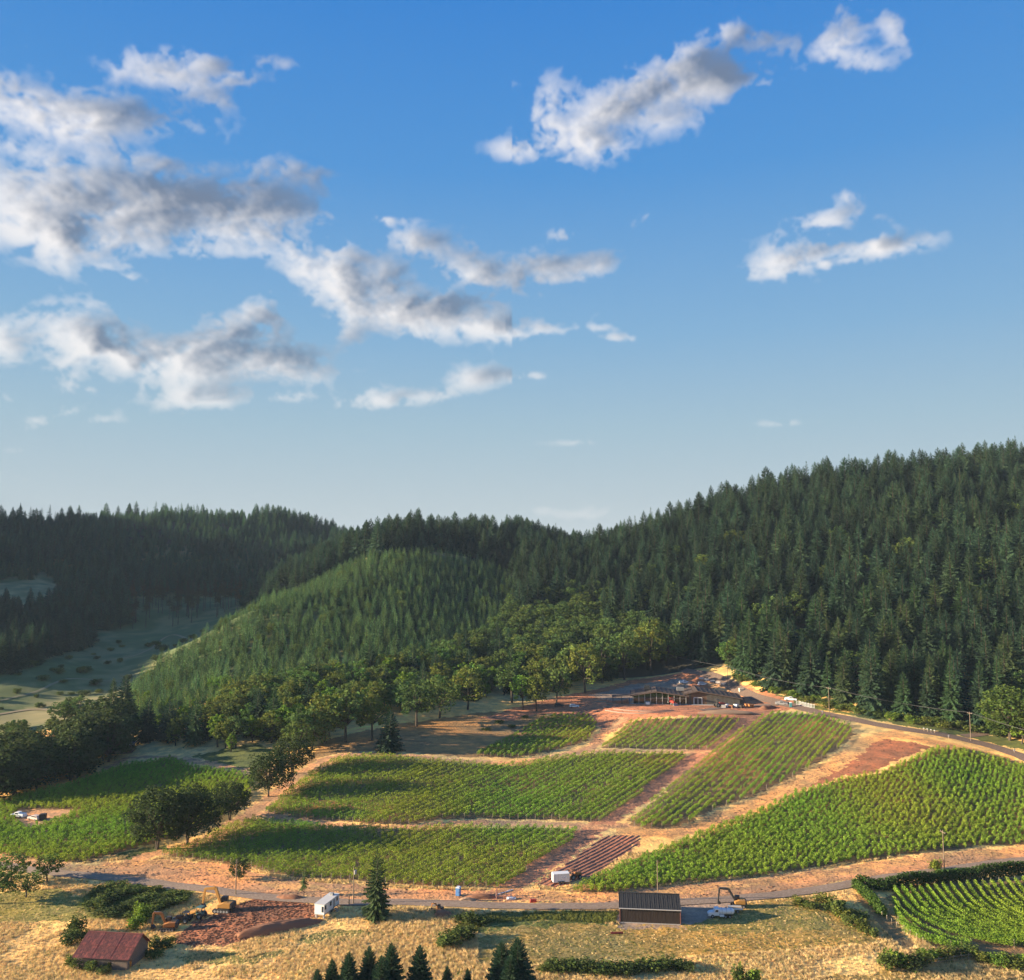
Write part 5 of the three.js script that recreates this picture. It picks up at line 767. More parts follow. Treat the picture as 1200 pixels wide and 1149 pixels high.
// the site office and the cargo trailer
{
  const p = at(383, 1069), turn = 1.28, o = thing('site_office', 'long white trailer office on blocks at the edge of the red yard', 'trailer', sitting(p, turn, 3), turn), L = 8.0, W = 2.7, y = 0.8, H = 2.5;
  const b = part(o, 'body', [box(L, H, W, 0, y + H / 2, 0)], MT.white); part(b, 'skirt_rail', box(L + 0.04, 0.18, W + 0.04, 0, y + 0.06, 0), MT.grey);
  for (let k = 0; k < 12; k++) part(b, 'siding_seam', box(0.03, H - 0.2, 0.03, -L / 2 + (k + 0.5) * L / 12, y + H / 2, W / 2 + 0.01), mat(0.6, 0.62, 0.65, 0.6));
  part(o, 'roof', [box(L + 0.2, 0.1, W + 0.2, 0, y + H + 0.05, 0)], mat(0.62, 0.6, 0.56, 0.6)); part(o, 'air_conditioner', box(0.9, 0.5, 0.8, 2.6, y + H + 0.35, 0), MT.grey);
  for (const x of [-3.4, -0.6, 2.8]) { const w = part(o, 'window', box(0.9, 0.9, 0.04, x, y + 1.7, W / 2 + 0.02), MT.glass); part(w, 'frame', [box(1.05, 0.08, 0.08, x, y + 2.2, W / 2 + 0.03), box(1.05, 0.08, 0.08, x, y + 1.2, W / 2 + 0.03)], MT.grey); }
  part(o, 'door', box(0.95, 2.0, 0.05, 1.2, y + 1.1, W / 2 + 0.03), MT.grey); part(o, 'end_window', box(0.04, 1.4, 0.5, -L / 2 - 0.02, y + 1.4, 0.9), MT.glass);
  part(o, 'step', [0, 1, 2].map(k => box(1.2, 0.2, 0.35, 1.2, 0.15 + k * 0.25, W / 2 + 1.1 - k * 0.35)), MT.timber);
  for (const x of [-3.6, -1.2, 1.2, 3.6]) for (const z of [-1.1, 1.1]) part(o, 'block', box(0.4, y + 0.2, 0.4, x, y / 2 - 0.1, z), MT.concrete); for (const k of [-1, 1]) { wheel(o, 0.4, 0.42, k * 1.2, 0.42, 0.25); wheel(o, -0.6, 0.42, k * 1.2, 0.42, 0.25); } part(o, 'tow_bar', [rod([-L / 2, y, 0.6], [-L / 2 - 1.4, 0.55, 0], 0.06), rod([-L / 2, y, -0.6], [-L / 2 - 1.4, 0.55, 0], 0.06)], MT.steel);
}
{
  const p = at(657, 1035), turn = 0.18, o = thing('cargo_trailer', 'white enclosed cargo trailer beside the planting ridges', 'trailer', sitting(p, turn, 2), turn), L = 4.6, W = 2.2, H = 2.2, y = 0.55;
  const b = part(o, 'body', box(L, H, W, 0, y + H / 2, 0), MT.white); for (let k = 0; k < 5; k++) part(b, 'panel_seam', box(0.03, H - 0.1, 0.02, -L / 2 + (k + 0.5) * L / 5, y + H / 2, W / 2 + 0.01), MT.grey);
  const cv = document.createElement('canvas'); cv.width = 128; cv.height = 64; const g = cv.getContext('2d'); g.fillStyle = '#e6e9ee'; g.fillRect(0, 0, 128, 64); g.strokeStyle = '#5c7fae'; g.lineWidth = 7; g.beginPath(); g.moveTo(14, 44); g.quadraticCurveTo(40, 12, 62, 34); g.quadraticCurveTo(82, 54, 114, 18); g.stroke(); g.fillStyle = '#5c7fae'; g.fillRect(30, 50, 70, 6); const tx = new THREE.CanvasTexture(cv); tx.colorSpace = THREE.SRGBColorSpace;
  part(b, 'emblem', new THREE.PlaneGeometry(1.6, 0.8).translate(0.7, y + 1.35, W / 2 + 0.025), new THREE.MeshStandardMaterial({ map: tx, roughness: 0.5 }));
  part(o, 'roof', box(L + 0.06, 0.08, W + 0.06, 0, y + H + 0.04, 0), MT.white); part(o, 'rear_door', [box(0.05, H - 0.2, W / 2 - 0.06, -L / 2 - 0.02, y + H / 2, 0.54), box(0.05, H - 0.2, W / 2 - 0.06, -L / 2 - 0.02, y + H / 2, -0.54)], mat(0.6, 0.63, 0.68, 0.5));
  for (const k of [-1, 1]) { wheel(o, 0.4, 0.38, k * 1.1, 0.38, 0.22); wheel(o, -0.5, 0.38, k * 1.1, 0.38, 0.22); part(o, 'mudguard', box(2.0, 0.08, 0.3, -0.05, 0.82, k * 1.2), MT.dark); } part(o, 'tow_bar', [rod([L / 2, 0.5, 0.6], [L / 2 + 1.3, 0.5, 0], 0.05), rod([L / 2, 0.5, -0.6], [L / 2 + 1.3, 0.5, 0], 0.05)], MT.steel);
}
function toilet(label, u, v, paint, turn) {
  const p = at(u, v), o = thing('portable_toilet', label, 'portable toilet', sitting(p, turn, 0.6), turn); part(o, 'body', box(1.15, 2.05, 1.15, 0, 1.1, 0), paint); part(o, 'roof', [slab([[-0.62, 2.1], [0.62, 2.1], [0.4, 2.32], [-0.4, 2.32]], 1.24, 0, 0.03)], mat(0.7, 0.72, 0.75, 0.5)); const d = part(o, 'door', box(0.85, 1.85, 0.05, 0, 1.08, 0.59), paint); part(d, 'handle', box(0.05, 0.18, 0.06, 0.32, 1.1, 0.63), MT.dark); part(o, 'skid', [box(0.14, 0.12, 1.3, -0.45, 0.05, 0), box(0.14, 0.12, 1.3, 0.45, 0.05, 0)], MT.dark); part(o, 'vent_pipe', rod([0.42, 2.2, -0.42], [0.42, 2.6, -0.42], 0.06), MT.dark);
}
toilet('blue portable toilet on the bank below the low vine block', 537, 1050, MT.blue, -0.3); toilet('teal portable toilet among the trucks above the lane', 927, 829, MT.teal, -0.2);
function vehicle(name, label, u, v, turn, paint, pickup, s = 1, group) {
  const p = at(u, v), o = thing(name, label, pickup ? 'pickup truck' : 'car', sitting(p, turn, 1.5), turn, group); o.scale.setScalar(s);
  part(o, 'body', slab([[-2.5, 0.42], [2.4, 0.42], [2.5, 0.75], [2.35, 0.98], [1.0, 1.08], [-2.45, 1.08], [-2.55, 0.7]], 1.85, 0, 0.07), paint);
  const c = part(o, 'cabin', slab(pickup ? [[-0.75, 1.05], [1.1, 1.05], [0.5, 1.72], [-0.65, 1.75]] : [[-2.3, 1.05], [1.1, 1.05], [0.4, 1.65], [-2.0, 1.68]], 1.65, 0, 0.06), paint); part(c, 'window', slab(pickup ? [[-0.6, 1.12], [0.85, 1.12], [0.42, 1.6], [-0.55, 1.62]] : [[-2.1, 1.12], [0.85, 1.12], [0.35, 1.55], [-1.9, 1.57]], 1.69, 0, 0), MT.glass);
  if (pickup) part(o, 'bed', [box(1.6, 0.4, 0.08, -1.65, 1.2, 0.84), box(1.6, 0.4, 0.08, -1.65, 1.2, -0.84), box(0.08, 0.4, 1.7, -2.44, 1.2, 0)], paint); for (const x of [-1.55, 1.5]) for (const k of [-1, 1]) wheel(o, x, 0.36, k * 0.86, 0.36, 0.24); for (const k of [-1, 1]) part(o, 'headlight', box(0.06, 0.14, 0.3, 2.5, 0.82, k * 0.7), MT.steel); return o;
}
vehicle('pickup_truck', 'white pickup parked on the dirt pad in the leafy vine block', 21, 958, 2.9, MT.white, true, 1.1); vehicle('car', 'pale car parked on the dirt pad next to a dark bin', 40, 961, 2.7, mat(0.6, 0.5, 0.45, 0.4), false, 1.0);
vehicle('pickup_truck', 'white pickup on the road verge behind the teal toilet', 927, 821, -0.4, MT.white, true, 1.15); vehicle('pickup_truck', 'grey pickup in front of the white pickup above the lane', 916, 826, -0.3, MT.grey, true, 1.15); vehicle('car', 'white car parked at the trees beside the red earth', 673, 829, 0.1, MT.white, false, 0.95); vehicle('pickup_truck', 'pale pickup parked behind the winery roof', 802, 800, 0.2, MT.white, true, 1.1); vehicle('car', 'white van parked behind the winery near the pole', 824, 802, 0.1, MT.white, false, 1.1);
vehicle('car', 'dark car parked at the tree line beside the winery yard', 655, 828, 0.2, MT.dark, false, 0.95);
{ const p = at(50, 961), o = thing('waste_bin', 'dark box shaped bin on the dirt pad beside the pale car', 'bin', p, 0.2); part(o, 'body', slab([[-0.9, 0], [0.9, 0], [1.05, 1.9], [-1.05, 1.9]], 1.7, 0, 0.04), MT.dark); part(o, 'lid', box(2.2, 0.1, 1.8, 0, 1.98, 0, 0, 0, 0.05), MT.dark); }
// the dark little shed at the top of the west block
{ const p = at(143, 884), o = thing('field_shed', 'small dark timber shed beside the oak wood', 'shed', p, 0.1), W = 8, H = 4, D = 5; for (let k = 0; k < 14; k++) part(o, 'wall_plank', box(W / 14 - 0.03, H, 0.06, -W / 2 + (k + 0.5) * W / 14, H / 2, (k % 2) * 0.015), mat(0.06, 0.05, 0.05, 0.9)); part(o, 'side_wall', [box(0.08, H, D, -W / 2, H / 2, -D / 2), box(0.08, H, D, W / 2, H / 2, -D / 2)], mat(0.06, 0.05, 0.05, 0.9)); part(o, 'back_wall', box(W, H, 0.08, 0, H / 2, -D), mat(0.06, 0.05, 0.05, 0.9)); part(o, 'roof', box(W + 0.8, 0.14, D + 0.9, 0, H + 0.3, -D / 2, 0.08), mat(0.2, 0.22, 0.25, 0.6)); part(o, 'door', box(1.2, 2.4, 0.08, 0.6, 1.2, 0.06), mat(0.12, 0.1, 0.09, 0.9)); }
// the winery
{
  const p = at(795, 826), o = thing('winery', 'long low winery under construction with brown gabled roofs and a glazed hall', 'building', new THREE.Vector3(p.x, p.y - 0.1, p.z), -0.12);
  o.scale.x = 1.12;
  const hall = (x0, x1, apex, eL, eR, rid, D, z0, walls) => {
    for (const [xa, ya, xb, yb] of [[x0 - 1.2, eL, apex, rid], [apex, rid, x1 + 1.2, eR]]) { const run = Math.hypot(xb - xa, yb - ya), a = Math.atan2(yb - ya, xb - xa), n = Math.round(run / 2.2); for (let k = 0; k < n; k++) { const m = part(o, 'roof_panel', [box(run / n - 0.03, 0.12, D + 2.4), box(0.08, 0.1, D + 2.4, -run / n / 2 + 0.06, 0.09, 0)], brownRoof); m.rotation.z = a; const t = (k + 0.5) / n; m.position.set(lerp(xa, xb, t), lerp(ya, yb, t) + 0.12, z0 - D / 2); } part(o, 'fascia', slab([[xa, ya - 0.35], [xb, yb - 0.35], [xb, yb + 0.02], [xa, ya + 0.02]], 0.2, z0 + 1.1, 0.02), mat(0.14, 0.1, 0.08, 0.8)); }
    part(o, 'back_wall', slab([[x0, 0], [x1, 0], [x1, eR - 0.2], [apex, rid - 0.25], [x0, eL - 0.2]], 0.2, z0 - D, 0), walls); part(o, 'side_wall', [box(0.2, eL - 0.3, D - 0.4, x0, (eL - 0.3) / 2, z0 - D / 2), box(0.2, eR - 0.3, D - 0.4, x1, (eR - 0.3) / 2, z0 - D / 2)], walls);
  };
  hall(-20, 3.5, -9.5, 4.2, 4.3, 6.4, 16, 0, cedar); hall(3.8, 27, 8.5, 5.2, 3.4, 6.8, 15, -1.5, cedar); part(o, 'floor_slab', box(50, 0.4, 18, 3.2, -0.05, -8), MT.concrete);
  const roofY = x => x < -9.5 ? lerp(4.0, 6.2, (x + 21.2) / 11.7) : lerp(6.2, 4.1, (x + 9.5) / 14.2);
  for (let k = 0; k <= 9; k++) { const x = -20 + k * 2.6; part(o, 'post', box(0.28, roofY(x) - 0.1, 0.28, x, roofY(x) / 2, 0), mat(0.42, 0.4, 0.36, 0.7)); }
  for (let k = 0; k < 9; k++) { const xa = -20 + k * 2.6 + 0.17, xb = xa + 2.26, g = slab([[xa, 0.2], [xb, 0.2], [xb, roofY(xb) - 0.25], [xa, roofY(xa) - 0.25]], 0.04, -0.02, 0); part(o, 'glass_pane', g, new THREE.MeshPhysicalMaterial({ color: col(0.7, 0.78, 0.76), roughness: 0.05, transmission: 1, thickness: 0 })); part(o, 'transom', box(2.3, 0.1, 0.12, (xa + xb) / 2, 3.0, 0), MT.grey); }
  part(o, 'inner_wall', box(22, 4, 0.2, -8.2, 2, -7), mat(0.3, 0.24, 0.18, 0.9));
  const wy = x => x < 8.5 ? lerp(4.9, 6.5, (x - 3.8) / 4.7) : lerp(6.5, 3.2, (x - 8.5) / 18.5);
  for (let k = 0; k < 24; k++) { const x = 3.9 + (k + 0.5) * 0.965, h = wy(x) - 0.1; if (k >= 3 && k <= 6) { part(o, 'cladding_board', box(0.94, h - 3.4, 0.12, x, 3.4 + (h - 3.4) / 2, -1.5), cedar); continue; } part(o, 'cladding_board', box(0.94, h, 0.12, x, h / 2, -1.5 + (k % 2) * 0.03), k % 5 === 1 ? mat(0.09, 0.075, 0.06, 0.85) : k > 8 ? mat(0.10, 0.09, 0.075, 0.85) : cedar); }
  part(o, 'door_frame', [box(0.25, 3.4, 0.3, 7.0, 1.7, -1.4), box(0.25, 3.4, 0.3, 10.5, 1.7, -1.4), box(3.7, 0.25, 0.3, 8.75, 3.4, -1.4), box(0.15, 3.2, 0.2, 8.75, 1.7, -1.45)], MT.white); part(o, 'door', [box(1.5, 3.1, 0.06, 7.9, 1.6, -1.55), box(1.5, 3.1, 0.06, 9.65, 1.6, -1.55)], MT.glass);
  part(o, 'chimney', box(2.4, 3.2, 1.6, -13.5, 6.9, -7), MT.dark); part(o, 'roof_vent', box(3.2, 1.6, 2, 1.5, 6.6, -9), mat(0.25, 0.24, 0.23, 0.7)); part(o, 'side_bay', [box(2.0, 3.2, 6, 28.2, 1.6, -5)], mat(0.07, 0.06, 0.055, 0.85));
  part(o, 'porch_canopy', [box(9, 0.18, 7, -25, 3.6, -3.5, 0, 0, 0.1), ...[-29, -25, -21.5].map(x => box(0.22, 3.6, 0.22, x, 1.7, -0.3))], brownRoof);
}
// terrace edgings on the red earth below the winery
[[[[709, 833], [730, 836], [755, 836.5], [786, 835]], 'long pale curved edging stone line on the red earth'], [[[719, 831.5], [740, 833.5], [765, 834.2], [790, 833]], 'shorter pale edging line just uphill of the long one']].forEach(([q, l]) => { const c = smooth(trace(q), 1.1), o = thing('terrace_edging', l, 'edging'); c.forEach((p, i) => { if (i + 1 < c.length) { const n = c[i + 1], m = part(o, 'kerb_stone', box(p.distanceTo(n) * 0.96, 0.5, 0.4), mat(0.3, 0.24, 0.2, 0.9)); m.position.set((p.x + n.x) / 2, landAt((p.x + n.x) / 2, (p.z + n.z) / 2) + 0.1, (p.z + n.z) / 2); m.rotation.y = Math.atan2(-(n.z - p.z), n.x - p.x); } }); });
// building materials about the yard: each stack a thing
function crate(name, label, category, u, v, w, h, d, turn, m, group, lid) { const p = at(u, v), o = thing(name, label, category, sitting(p, turn, w / 2), turn, group); part(o, 'pallet', [-1, 0, 1].map(k => box(w, 0.14, d * 0.2, 0, 0.07, k * d * 0.38)), MT.timber); for (let k = 0; k < 3; k++) part(o, 'load', box(w * (0.97 - (k % 2) * 0.05), h / 3 - 0.02, d * 0.95, (k % 2) * 0.05, 0.14 + (k + 0.5) * h / 3, 0), m); return o; }
crate('pallet_stack', 'white wrapped pallet before the winery glass', 'pallet', 759, 826, 2, 1.2, 1.6, 0, MT.white); [[852, 829, MT.white], [857, 830, MT.rust], [863, 829, MT.white], [868, 830, MT.dark], [848, 830, MT.concrete]].forEach(([u, v, m]) => crate('pallet_stack', 'stack of building materials on the red earth beside the red loader', 'pallet', u, v, 2.2, 1.3, 1.8, u, m, 'stacks beside the red loader'));
[[876, 829], [880, 829.5]].forEach(([u, v]) => crate('brick_pallet', 'rust coloured load on a pallet above the lane head', 'pallet', u, v, 2.4, 1.5, 1.8, 0.2, MT.orange, 'rust coloured pallets')); crate('storage_box', 'cream box standing alone on the pale clearing by the road', 'box', 869, 810, 2.6, 1.9, 1.8, 0.1, mat(0.75, 0.68, 0.5, 0.7));
for (let k = 0; k < 6; k++) { const p = at(936 + k * 3.2, 826.5 + k * 0.75), o = thing('mesh_fence', 'pale mesh fence panel in the line beside the upper road', 'fence', p, -0.45, 'fence panels by the upper road'); part(o, 'frame', [rod([-1, 0, 0], [-1, 1.8, 0], 0.06), rod([1, 0, 0], [1, 1.8, 0], 0.06), rod([-1, 1.75, 0], [1, 1.75, 0], 0.05), rod([-1, 0.2, 0], [1, 0.2, 0], 0.05)], MT.white); part(o, 'mesh', Array.from({ length: 9 }, (_, q) => rod([-0.9 + q * 0.22, 0.2, 0], [-0.9 + q * 0.22, 1.75, 0], 0.02, 4)), MT.white); }
for (let k = 0; k < 5; k++) { const p = at(822 + k * 6.5, 796 + k * 1.6), o = thing('concrete_barrier', 'pale concrete barrier in the line behind the winery', 'barrier', p, -0.4, 'barriers behind the winery'); part(o, 'block', slab([[-0.35, 0], [0.35, 0], [0.15, 0.35], [0.1, 0.95], [-0.1, 0.95], [-0.15, 0.35]], 2.6, 0, 0.02).rotateY(Math.PI / 2), MT.concrete); part(o, 'lifting_eye', [-0.6, 0.6].map(x => rod([x, 0.9, 0], [x, 1.05, 0], 0.05, 6)), MT.steel); }
[[712, 829, 0.6], [716, 825, 0.2], [704, 823, 0.1]].forEach(([u, v, t], i) => { const p = at(u, v), o = thing('timber_stack', 'loose pale planks lying on the red earth near the winery porch', 'timber stack', p, t, 'loose planks near the porch'); for (let k = 0; k < 5; k++) part(o, 'plank', box(5, 0.12, 0.3, (k % 2) * 0.3, 0.1 + Math.floor(k / 3) * 0.14, (k % 3) * 0.4 - 0.4), MT.timber); });
// road works by the low block
{
  const p = at(590, 1052), o = thing('timber_trestle', 'pale pinkish timber trestle standing beside the road at the lane foot', 'trestle', p, 0.15); const m = mat(0.5, 0.33, 0.25, 0.85); for (const x of [-2, -0.7, 0.7, 2]) for (const z of [-0.8, 0.8]) part(o, 'post', box(0.12, 1.7, 0.12, x, 0.85, z), m); part(o, 'rail', [box(4.2, 0.1, 0.1, 0, 1.65, 0.8), box(4.2, 0.1, 0.1, 0, 0.9, 0.8), box(4.2, 0.1, 0.1, 0, 1.65, -0.8)], m); part(o, 'marker_post', box(0.3, 2.6, 0.3, -1.9, 1.3, 0.6), mat(0.6, 0.25, 0.18, 0.7));
  const q = at(599, 1054), s = thing('plastic_sheet', 'white folded plastic sheet lying next to the timber trestle', 'sheet', q, 0.1); part(s, 'fold', [box(2.4, 0.25, 1.2, 0, 0.15, 0, 0, 0, 0.05), box(1.4, 0.3, 1.0, -0.3, 0.35, 0.1, 0, 0.3, -0.06)], MT.white); part(s, 'weight', box(0.3, 0.2, 0.3, 0.8, 0.36, 0), MT.concrete);
  for (let k = 0; k < 3; k++) { const a = at(590 + k * 1.2, 1046.5 - k * 0.4), t = thing('white_pipe', 'long white pipe lying along the foot of the lane', 'pipe', a, 0.72, 'white pipes at the lane foot'); part(t, 'tube', rod([-2.4, 0.1, k * 0.15], [2.4, 0.1, k * 0.15], 0.09), MT.white); part(t, 'collar', rod([2.3, 0.1, k * 0.15], [2.5, 0.1, k * 0.15], 0.12), MT.white); }
  const b = at(625, 1058), c = thing('red_barrier', 'short red barrier block on the roadside', 'barrier', b, 0.05); part(c, 'block', slab([[-0.9, 0], [0.9, 0], [0.75, 0.8], [-0.75, 0.8]], 0.5, 0, 0.05), MT.red); part(c, 'cap', box(1.4, 0.08, 0.3, 0, 0.84, 0), MT.red);
  const d = at(723, 1095), e = thing('red_beam', 'rusty red beam lying in the grass before the steel shed', 'beam', d, 0.05); part(e, 'flange', [box(3.0, 0.06, 0.25, 0, 0.1, 0), box(3.0, 0.06, 0.25, 0, 0.42, 0)], mat(0.3, 0.05, 0.04, 0.7)); part(e, 'web', box(3.0, 0.28, 0.06, 0, 0.26, 0), mat(0.3, 0.05, 0.04, 0.7));
}
// soil heaps and ridges
function heap(label, u, v, w, h, d, turn, m, seed) { const g = new THREE.SphereGeometry(1, 28, 14, 0, 6.2832, 0, Math.PI / 2), p = g.attributes.position; for (let i = 0; i < p.count; i++) { const x = p.getX(i), y = p.getY(i), z = p.getZ(i), n = 0.75 + 0.5 * fbm(x * 2.4 + seed, z * 2.4 + y, 4); p.setXYZ(i, x * n * w / 2, Math.pow(Math.max(0, y), 1.3) * h * n - 0.15, z * n * d / 2); } g.computeVertexNormals(); const b = at(u, v), o = new THREE.Mesh(g, m); o.name = numbered('soil_heap'); o.position.copy(b); o.rotation.y = turn; tag(o, label, 'soil heap'); scene.add(shadows(o)); }
heap('heap of red soil beside the little excavator', 519, 1073, 5, 1.5, 3.4, 0.2, MT.soil, 3); heap('long low red soil heap beside the blue toilet', 562, 1052, 8, 1.1, 2.6, 0, MT.soil, 5); heap('long spoil bank of red soil closing the yard toward the grass', 330, 1089, 22, 1.9, 4.5, 0.42, MT.soil, 8); heap('low red soil heap at the road corner of the yard', 340, 1053, 8, 1.1, 3, -0.1, MT.soil, 11); heap('tan soil bank between the winery earth and the upper vine block', 850, 836, 26, 1.6, 5, 0.0, MT.soilTan, 14); heap('dark soil heap at the head of the straight lane', 900, 831, 9, 1.8, 4, 0.1, MT.rust, 17); heap('pale tan soil heap beside the road by the timber trestle', 548, 1055, 5, 0.7, 2, 0, MT.soilTan, 19);
{ const l = rowLines(SPRUNG.furrows, trace([[640, 1036], [740, 984]]), 1.55); l.forEach(line => { const c = smooth(line, 1.2), pos = [], idx = []; c.forEach((p, i) => { const a = c[Math.max(0, i - 1)], b = c[Math.min(c.length - 1, i + 1)], tx = b.x - a.x, tz = b.z - a.z, q = Math.hypot(tx, tz); [[-0.48, -0.05], [-0.2, 0.14], [0.16, 0.15], [0.46, -0.05]].forEach(([s, h]) => { const x = p.x - tz / q * s, z = p.z + tx / q * s; pos.push(x, landAt(x, z) + h + (vnoise(x * 1.3, z * 1.3) - 0.5) * 0.15, z); }); }); for (let i = 0; i < c.length - 1; i++) for (let k = 0; k < 3; k++) { const a = i * 4 + k; idx.push(a, a + 1, a + 4, a + 1, a + 5, a + 4); } const g = new THREE.BufferGeometry(); g.setAttribute('position', new THREE.Float32BufferAttribute(pos, 3)); g.setIndex(idx); g.computeVertexNormals(); const m = new THREE.Mesh(g, mat(0.34, 0.15, 0.09, 1)); m.name = numbered('planting_ridge'); tag(m, 'raised red brown planting ridge beside the white cargo trailer', 'planting ridge', 'planting ridges beside the cargo trailer'); scene.add(shadows(m)); }); }
{ const r = rng(61), L = new Leaves(); for (let k = 0; k < 14; k++) { const a = r() * 6.28, b = r() * 6.28; L.tri([Math.cos(a) * 0.5, 0.1 + r() * 0.2, Math.sin(a) * 0.5], [Math.cos(b) * 0.5, 0.05, Math.sin(b) * 0.5], [(r() - 0.5) * 0.4, 0.45, (r() - 0.5) * 0.4], tint([0.25, 0.115, 0.062], r, 0.3)); } const g = L.geo(), list = []; for (const z of [SPRUNG.yard, SPRUNG.band, SPRUNG.winery, SPRUNG.tilled]) { const q = trace(z), x0 = Math.min(...q.map(p => p.x)), x1 = Math.max(...q.map(p => p.x)), z0 = Math.min(...q.map(p => p.z)), z1 = Math.max(...q.map(p => p.z)), w = q.map(p => [p.x, p.z]); for (let k = 0; k < 4200; k++) { const x = lerp(x0, x1, r()), zz = lerp(z0, z1, r()); if (inside(w, x, zz)) list.push([x, zz, z === SPRUNG.band ? [1.4, 1.6, 1.6] : [1, 1, 1]]); } } const im = new THREE.InstancedMesh(g, new THREE.MeshStandardMaterial({ vertexColors: true, roughness: 1 }), list.length); list.forEach(([x, z, c], i) => { const s = 0.2 + r() * 0.45; M4.compose(new THREE.Vector3(x, landAt(x, z) - 0.08, z), QT.setFromAxisAngle(UPY, r() * 6.28), new THREE.Vector3(s * 1.3, s * 0.8, s * 1.3)); im.setMatrixAt(i, M4); const k = 0.7 + r() * 0.6; im.setColorAt(i, TINT.setRGB(c[0] * k, c[1] * k, c[2] * k)); }); stuff(im, 'soil_clods', 'loose clods of earth scattered over the bare ground', 'soil'); }
// ------------------------------------------------------------------ poles, wires, fences
function pole(label, u, v, high, arm, group, extra) { const p = at(u, v), o = thing('utility_pole', label, 'utility pole', p, arm ?? 0, group); part(o, 'mast', rod([0, -0.3, 0], [0, high, 0], 0.17, 8, 0.11), MT.pole); if (arm !== undefined) { const c = part(o, 'crossarm', box(0.12, 0.16, 2.6, 0, high - 0.6, 0), MT.pole); for (const z of [-1.15, 0, 1.15]) part(c, 'insulator', rod([0, high - 0.5, z], [0, high - 0.22, z], 0.07, 6), MT.steel); } if (extra) part(o, 'transformer', new THREE.CylinderGeometry(0.34, 0.34, 1.0, 12).translate(0.4, high - 1.5, 0), MT.grey); return { p, high, turn: arm ?? 0 }; }
const hi1 = pole('tall pole where the upper road leaves the winery yard', 853, 804, 10.6, 0.9), hi2 = pole('tall pole beside the upper road above the straight lane', 972, 835, 11.6, 0.5), hi3 = pole('tall pole with long crossarm where the side road joins', 1138, 869, 12.0, 0.3);
pole('pole with pale crossarm on the bank by the small round tree', 276, 1049, 9.2, 0.2); pole('pole carrying a grey transformer beside the lone dark fir', 414, 1060, 9.6, undefined, undefined, true); pole('bare pole rising behind the dark steel shed', 771, 1056, 10.4); pole('tall reddish pole on the road bank beside the round bush', 1107, 1022, 11.6, 0.1); pole('short post near the transformer pole', 409, 1061, 2.6); pole('pole among the trees high on the crest road', 627, 684, 11);
function wire(a, b, z, n) { const P = (q, z) => new THREE.Vector3(q.p.x + Math.sin(q.turn) * z, q.p.y + q.high - 0.22, q.p.z + Math.cos(q.turn) * z), A = P(a, z), B = P(b, z), pts = span(0, 1, 14).map(t => A.clone().lerp(B, t).add(new THREE.Vector3(0, -4 * t * (1 - t) * A.distanceTo(B) * 0.022, 0))); const m = new THREE.Mesh(new THREE.TubeGeometry(new THREE.CatmullRomCurve3(pts), 28, 0.02, 4), mat(0.12, 0.12, 0.12, 0.6)); m.name = numbered('power_wire'); tag(m, 'thin sagging power wire strung between the poles of the upper road', 'wire', 'power wires along the upper road'); scene.add(shadows(m)); }
{ const far = { p: at(1330, 925), high: 12, turn: 0.3 }, back = { p: at(745, 776), high: 11, turn: 1 }; for (const z of [-1.15, 0, 1.15]) { wire(hi1, hi2, z); wire(hi2, hi3, z); wire(hi3, far, z); wire(back, hi1, z); } }
{ const r = rng(8), run = smooth(trace([[1034, 1076], [1045, 1084], [1056, 1092], [1068, 1098], [1082, 1107]]), 2.4); run.forEach((p, i) => { const o = thing('fence_post', 'weathered post of the wire fence between the grassy lane and the curving vine rows', 'fence post', new THREE.Vector3(p.x, landAt(p.x, p.z), p.z), r() * 3, 'posts of the lane fence'); o.rotation.z = (r() - 0.5) * 0.08; part(o, 'stake', rod([0, -0.2, 0], [0, 1.35 + r() * 0.2, 0], 0.07, 6, 0.06), MT.timber); part(o, 'cap', rod([0, 1.4, 0], [0, 1.46, 0], 0.08, 6), MT.white); }); }
{ const q = smooth(trace([[1082, 1132], [1100, 1130], [1122, 1127], [1144, 1124]]), 2.2), o = thing('rail_fence', 'grey wooden rail fence in front of the thicket', 'fence'); q.forEach((p, i) => { const y = landAt(p.x, p.z), m = part(o, 'post', box(0.14, 1.5, 0.14, 0, 0.7, 0), MT.timber); m.position.set(p.x, y, p.z); if (i + 1 < q.length) for (const h of [0.5, 1.15]) { const n = q[i + 1]; part(o, 'rail', rod([p.x, y + h, p.z + 0.1], [n.x, landAt(n.x, n.z) + h, n.z + 0.1], 0.06, 5), MT.timber); } }); }
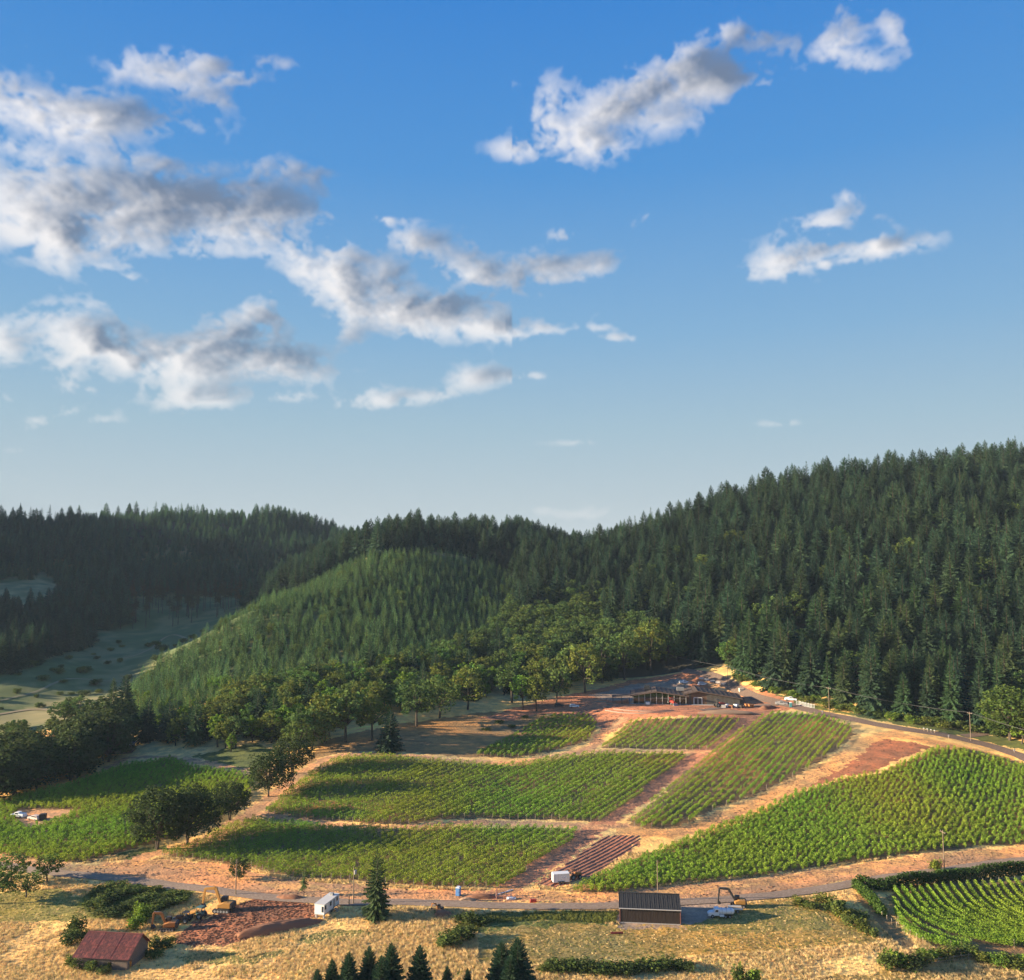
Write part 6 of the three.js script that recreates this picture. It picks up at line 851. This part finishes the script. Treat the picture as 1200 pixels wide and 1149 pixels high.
for (const [u, v, l, g] of [[1189, 883, 'small white marker post at the bend of the upper road'], [1112, 866, 'small white marker post near the tall crossarm pole'], [964, 837, 'small white marker post at the pole above the straight lane']]) { const p = at(u, v), o = thing('marker_post', l, 'marker post', p, 0.3); part(o, 'stake', box(0.12, 1.1, 0.12, 0, 0.5, 0), MT.timber); part(o, 'sign_plate', box(0.6, 0.7, 0.05, 0, 1.2, 0.08), MT.white); }
for (let k = 0; k < 4; k++) { const q = at(1083 + k * 4.2, 857.5 + k * 0.85), o = thing('mailbox', 'pale mailbox in the row on the upper road verge', 'mailbox', q, 0.4, 'mailboxes on the verge'); part(o, 'post', box(0.12, 1.2, 0.12, 0, 0.5, 0), MT.timber); part(o, 'case', [new THREE.CapsuleGeometry(0.22, 0.5, 4, 10).rotateX(Math.PI / 2).translate(0, 1.3, 0)], MT.grey); }
// a house on the crest and another on the far clearing
function cottage(label, u, v, w, h, d, turn, wallM, roofM) { const p = at(u, v), o = thing('house', label, 'house', sitting(p, turn, w / 2), turn); part(o, 'wall', [slab([[-d / 2, 0], [d / 2, 0], [d / 2, h], [0, h * 1.55], [-d / 2, h]], w, 0, 0).rotateY(Math.PI / 2)], wallM); for (const s of [-1, 1]) { const run = Math.hypot(d / 2 + 0.5, h * 0.55), m = part(o, 'roof', box(w + 0.8, 0.15, run), roofM); m.rotation.x = s * Math.atan2(h * 0.55, d / 2); m.position.set(0, h * 1.28, s * (d / 4 + 0.12)); } for (const x of [-0.3, 0.05, 0.33]) { const k = part(o, 'window', box(1.3, 1.3, 0.08, x * w, h * 0.55, d / 2 + 0.03), MT.glass); part(k, 'frame', [box(1.5, 0.12, 0.12, x * w, h * 0.55 + 0.7, d / 2 + 0.04), box(1.5, 0.12, 0.12, x * w, h * 0.55 - 0.7, d / 2 + 0.04)], MT.white); } part(o, 'door', box(1.1, 2.1, 0.08, 0.2 * w, 1.05, d / 2 + 0.04), MT.timber); }
cottage('white house on the crest at the top of the plantation', 418, 655, 14, 4, 8, 0.1, MT.white, MT.grey); cottage('tiny white cabin at the clearing on the far ridge', 68, 699, 9, 4, 6, 0.3, MT.white, MT.grey);
cottage('brown cabin beside the crest road among the firs', 608, 690, 12, 3.2, 7, 0.3, MT.timber, MT.grey);

renderer.render(scene, camera);
